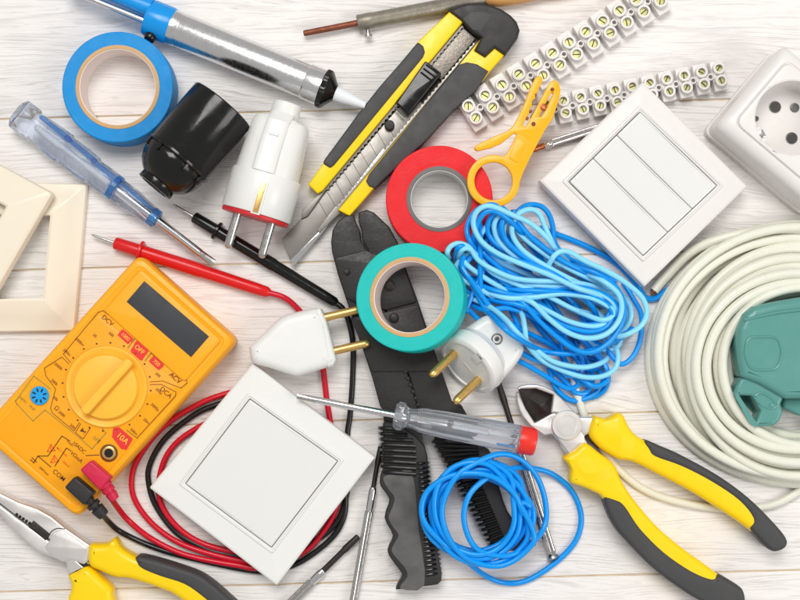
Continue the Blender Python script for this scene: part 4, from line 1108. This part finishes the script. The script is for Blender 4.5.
def strand(kind, z, pts, off=(400, 180), sc=2.963, sink=9):
    out = []
    n = len(pts)
    for k, (x, y) in enumerate(pts):
        X, Y = off[0] + x / sc, off[1] + y / sc
        near = max(0, 1 - math.hypot(X - 490, Y - 210) / 48)
        zz = z + 16 * near * near * (3 - 2 * near) - 4 * max(0, min(1, (X - 590) / 50))
        n2 = max(0, 1 - math.hypot(X - 500, Y - 340) / 42); n2 = n2 * n2 * (3 - 2 * n2)
        if Y < 375: zz = zz + max(0, 56 - zz) * min(1, n2 * 1.6)
        if k in (0, n - 1): zz = 5 if sink else zz
        elif k in (1, n - 2) and sink: zz = 5 + (zz - 5) * .62
        if math.hypot(X - 440, Y - 199) < 58: zz = max(zz, 39)
        out.append(P(X, Y, zz))
    t.part(kind + '_wire', tube(out, RW, 12, 8), m_blue_wire if kind == 'blue' else m_lblue_wire)
strand('blue', 17, [(330, 190), (335, 130), (350, 92), (380, 74), (415, 77), (440, 100), (453, 140), (458, 185), (490, 225), (560, 262), (640, 300)])
strand('blue', 20, [(210, 310), (185, 270), (165, 235), (170, 205), (190, 196), (215, 215), (250, 255), (320, 300), (400, 330), (480, 360)])
strand('blue', 18, [(660, 300), (690, 350), (715, 400), (712, 470), (692, 520), (662, 545), (640, 535), (610, 500), (560, 470)])
strand('blue', 22, [(190, 330), (215, 372), (260, 385), (320, 380), (380, 400), (450, 440), (520, 455), (600, 440), (650, 400), (640, 350)])
strand('blue', 24, [(200, 345), (250, 378), (300, 432), (350, 470), (420, 505), (500, 515), (580, 500), (650, 470), (690, 440)])
strand('blue', 26, [(540, 390), (470, 330), (380, 300), (300, 262), (240, 222), (206, 178), (199, 140), (215, 103), (242, 80), (272, 72), (302, 82), (342, 122), (385, 172), (435, 215), (505, 255), (590, 300)])
strand('light_blue', 22, [(300, 310), (335, 350), (362, 400), (370, 440), (380, 490), (430, 540), (520, 578), (580, 585), (625, 570), (645, 540), (640, 500), (600, 470)])
strand('light_blue', 27, [(160, 300), (205, 345), (260, 372), (310, 410), (345, 450), (400, 500), (460, 540), (540, 555), (600, 540), (625, 510)])
strand('blue', 29, [(420, 250), (340, 222), (290, 195), (262, 160), (262, 125), (280, 100), (320, 108), (360, 150), (410, 185), (450, 230), (530, 280), (600, 330)])
strand('blue', 31, [(185, 275), (230, 308), (290, 330), (360, 342), (430, 328), (520, 318), (600, 338), (640, 370), (640, 402), (605, 420), (540, 410)])
strand('light_blue', 33, [(190, 300), (250, 330), (320, 350), (400, 347), (480, 337), (560, 347), (618, 375), (632, 400), (600, 415), (540, 395), (480, 370)])
strand('light_blue', 30, [(200, 260), (176, 238), (180, 210), (205, 204), (238, 235), (275, 275), (350, 310), (440, 345), (520, 385), (590, 400)])
strand('blue', 34, [(430, 240), (500, 250), (580, 275), (640, 318), (664, 375), (655, 430), (620, 480), (570, 510), (520, 503), (465, 465), (415, 420), (368, 368), (320, 332), (260, 310)])
strand('light_blue', 36, [(150, 240), (140, 218), (150, 197), (175, 188), (205, 200), (232, 237), (275, 265), (335, 290), (405, 299), (480, 300), (560, 312), (615, 335)])
strand('light_blue', 38, [(260, 330), (330, 345), (390, 362), (440, 410), (490, 448), (545, 468), (600, 462), (640, 430), (657, 385), (648, 340), (610, 305), (560, 280), (500, 262)])
strand('light_blue', 36, [(620, 345), (540, 310), (455, 268), (375, 218), (337, 172), (333, 132), (352, 100), (385, 87), (412, 100), (428, 135), (448, 180), (470, 218), (520, 255)])
strand('blue', 39, [(600, 440), (560, 360), (490, 300), (420, 262), (350, 240), (290, 225), (245, 190), (226, 150), (240, 110), (262, 92), (290, 96), (330, 125), (375, 172), (430, 225)])
strand('light_blue', 42, [(640, 420), (600, 350), (520, 318), (440, 280), (350, 245), (285, 215), (240, 180), (218, 135), (225, 98), (252, 78), (285, 82), (335, 105), (385, 128), (432, 168), (475, 222), (520, 260)])
for k_, z_, sh in (('light_blue', 25, (6, 14)), ('blue', 28, (-4, -10)), ('light_blue', 31, (10, -6)), ('blue', 33, (2, 10))):
    strand(k_, z_, [(x + sh[0], y + sh[1]) for x, y in [(215, 300), (300, 312), (390, 318), (470, 322), (545, 332), (600, 352), (628, 385), (610, 425), (560, 440), (490, 425), (420, 390), (350, 360), (270, 345), (225, 322)]])
for k_, z_, sh in (('blue', 27, (8, 10)), ('light_blue', 30, (-6, 4)), ('blue', 35, (16, 2)), ('light_blue', 29, (22, 18))):
    strand(k_, z_, [(x + sh[0], y + sh[1]) for x, y in [(590, 360), (530, 330), (470, 298), (410, 262), (350, 225), (300, 180), (285, 135), (300, 105), (330, 120), (370, 165), (420, 205), (470, 240), (540, 275), (610, 312)]])
strand('light_blue', 40, [(400, 330), (425, 282), (450, 235), (462, 220), (480, 211), (505, 215), (548, 240), (602, 265), (662, 300), (715, 346), (731, 390), (716, 430), (672, 458), (630, 462), (570, 440)])
strand('blue', 5, [(25, 470), (45, 530), (80, 565), (115, 572), (160, 555), (186, 522), (188, 500), (160, 460)], (540, 210), 3.0, 0)
strand('blue', 7, [(60, 370), (70, 440), (100, 500), (140, 525), (158, 508), (150, 470), (120, 420)], (540, 210), 3.0, 0)
t.part('blue_wire', tube([P(*p) for p in [(540, 228, 10), (556, 234, 6), (572, 240, 4), (590, 248, 3.5), (615, 262, 3.5), (635, 282, 3.5), (645, 297, 3.5), (654, 299, 3.5), (662, 294, 3.5), (672, 286, 3.5)]], 2.9, 10, 8), m_blue_wire)

# ================================================================== SMALL BLUE COIL
t = Thing('wire_coil', 'small round coil of bright blue wire on the crimper handle', 'wire coil', (480, 515))
r = random.Random(4); pts = []
NT = 8
for i in range(NT):
    cx, cy = 480 + r.uniform(-6, 6), 513 + r.uniform(-5, 5); rx = r.uniform(38, 50); ry = r.uniform(40, 50); ph = r.uniform(-.4, .4)
    if i == 3: cx, rx = 472, 50
    for k in range(10):
        a = 2 * math.pi * k / 10
        x = cx + rx * math.cos(a) * math.cos(ph) - ry * math.sin(a) * math.sin(ph); y = cy + rx * math.cos(a) * math.sin(ph) + ry * math.sin(a) * math.cos(ph)
        pts.append((x, y, 26 + 2.6 * i + r.uniform(-1.5, 1.5)))
pts += [(533, 530, 44), (525, 552, 42), (500, 566, 42), (470, 560, 44), (450, 540, 46), (442, 510, 47), (455, 478, 48), (478, 462, 46), (500, 454, 40), (520, 459, 34), (537, 477, 26), (545.5, 503, 22), (544.5, 526, 24), (530, 545, 34), (505, 556, 42), (476, 548, 46), (464, 520, 48), (470, 494, 48), (490, 476, 42), (507, 470, 32), (524, 467.5, 20), (550, 473, 8), (571, 490, 3.5), (581, 515, 3), (576, 540, 3), (556, 562, 3), (528, 580, 3), (506, 583, 4), (486, 576, 12), (466, 561, 30), (446, 546, 40), (427, 526, 44), (421.5, 510, 45), (427, 492, 45), (445, 478, 46), (470, 473, 48), (495, 478, 48), (515, 495, 46), (523, 515, 42)]
t.part('wire', tube([P(*p) for p in pts], 2.8, 12, 6), m_blue_wire2)

# ================================================================== CREAM CABLE COIL
t = Thing('cable_coil', 'thick coil of ivory power cable around the teal socket', 'cable coil', (790, 360))
r = random.Random(12); pts = []
turns = [(143, 126, 5), (134, 119, 6), (125, 114, 5), (141, 127, 14), (132, 121, 16), (137, 124, 23), (118, 112, 6), (112, 106, 6), (104, 98, 5), (96, 91, 6), (88, 84, 6), (80, 75, 7), (76, 71, 15), (84, 80, 15), (92, 88, 16), (101, 97, 16), (109, 106, 17), (114, 113, 17), (97, 100, 25), (88, 92, 26), (79, 80, 26), (106, 110, 26), (92, 84, 34), (101, 96, 35), (84, 78, 34)]
for i, (rx, ry, z) in enumerate(turns):
    cx, cy = 795 + r.uniform(-3, 3) + (3 if i > 5 else 0), 357 + r.uniform(-4, 4) + (7 if i > 5 else 0)
    a1, a2 = r.uniform(0, 6.28), r.uniform(0, 6.28); m1 = r.uniform(1.5, 5.5)
    for k in range(16):
        a = 2 * math.pi * k / 16
        f = (m1 * math.sin(a + a1) + 1.4 * math.sin(2 * a + a2))
        nx = turns[min(i + 1, len(turns) - 1)]; u_ = k / 16
        ex, ey, ez = [turns[i][j] * (1 - max(0, u_ - .75) * 4 * .5) + nx[j] * max(0, u_ - .75) * 4 * .5 for j in range(3)]
        pts.append((cx + (ex + f) * math.cos(a), cy + (ey + f) * math.sin(a), ez + r.uniform(-.6, .6)))
t.part('cable', tube([P(*p) for p in pts], 5.0, 12, 5), m_cable)
t.part('cable', tube([P(*p) for p in [(654, 291, 6), (664, 279, 6), (690, 253, 8), (720, 239, 16), (760, 231, 20), (800, 229, 20), (850, 240, 18)]], 4.8, 12, 6), m_cable)
c0 = P(653, 292, 6); t.part('copper_end', lathe(c0, P(648, 298, 6), [(-2, 3), (.4, 3), (.5, 1.4), (3, 1.4), (3, .2)], 16), m_rust)
t.part('cable', tube([P(*p) for p in [(610, 300, 4), (585, 340, 4), (574, 375, 4), (579, 400, 4), (590, 428, 4), (612, 462, 4), (640, 487, 4), (675, 501, 4), (719, 508, 4), (768, 506, 4), (805, 487, 4.5), (850, 450, 5)]], 4.0, 12, 8), m_cable)

# ================================================================== TEAL SOCKET
t = Thing('socket_coupler', 'teal green plastic socket coupler lying inside the ivory cable coil', 'socket', (775, 355))
body = [(739, 362), (737.5, 345), (739, 328), (745, 314), (754, 306.5), (775, 301.5), (802, 297), (850, 291), (862, 330), (862, 398), (786, 399), (760, 384), (742, 377)]
t.part('body', prism(fillet(body, 5, 4), 8, 52, 7, 4), m_green, smooth=50)
t.part('seam_rib', tube([P(744, 320, 51.5), P(775, 313, 52.5), P(802, 309.5, 52.5), P(845, 304, 52)], 1.5, 10, 4), m_green)
ring_ = fillet([(747, 337), (778, 337), (782, 352), (778, 370), (750, 370), (745, 354)], 13, 8)
t.part('emboss_ring', tube([P(x, y, 52) for x, y in ring_], 1.3, 8, 2, closed=True), m_green)
# hook-shaped lid: shell with an open pocket
lid = [(741, 378), (748, 375.5), (764, 377), (778, 383), (784, 392), (783, 400), (781, 404), (783.5, 412), (780, 421), (774, 426), (756, 427), (750, 420), (734.5, 394.5), (737, 386)]
pocket = [(738.5, 395.5), (751.5, 396), (760.5, 411), (755, 423.5), (752, 420)]
lidp = t.part('lid', prism([fillet(lid, 2.5, 3), fillet(pocket, 1.2, 2)], 6, 44, 3.5, 3), m_green, smooth=50)
t.part('pocket_floor', prism(inset(pocket, -1), 5, 14, 0, zref=44), m_green, parent=lidp)
t.part('lid_rib', tube([P(755, 396, 44), P(760, 393, 44), P(768, 396, 44), P(777, 404, 44)], 1.2, 8, 4), m_green, parent=lidp)
t.part('lid_rib', tube([P(754, 397, 44), P(760, 404, 44), P(770, 409, 44), P(778, 406, 44)], 1.0, 8, 4), m_green, parent=lidp)
c = P(771, 405, 44); t.part('pin_mark', lathe(c, c + Vector((0, 0, 1)), [(-1, 1.6), (1.0, 1.6), (1.2, .3)], 14), m_green, parent=lidp)
t.part('foot', prism(fillet([(783, 398), (860, 396), (860, 420), (800, 416), (783, 408)], 4, 3), 6, 30, 4, 3), m_green, smooth=50)

print('objects', len(scene.objects))
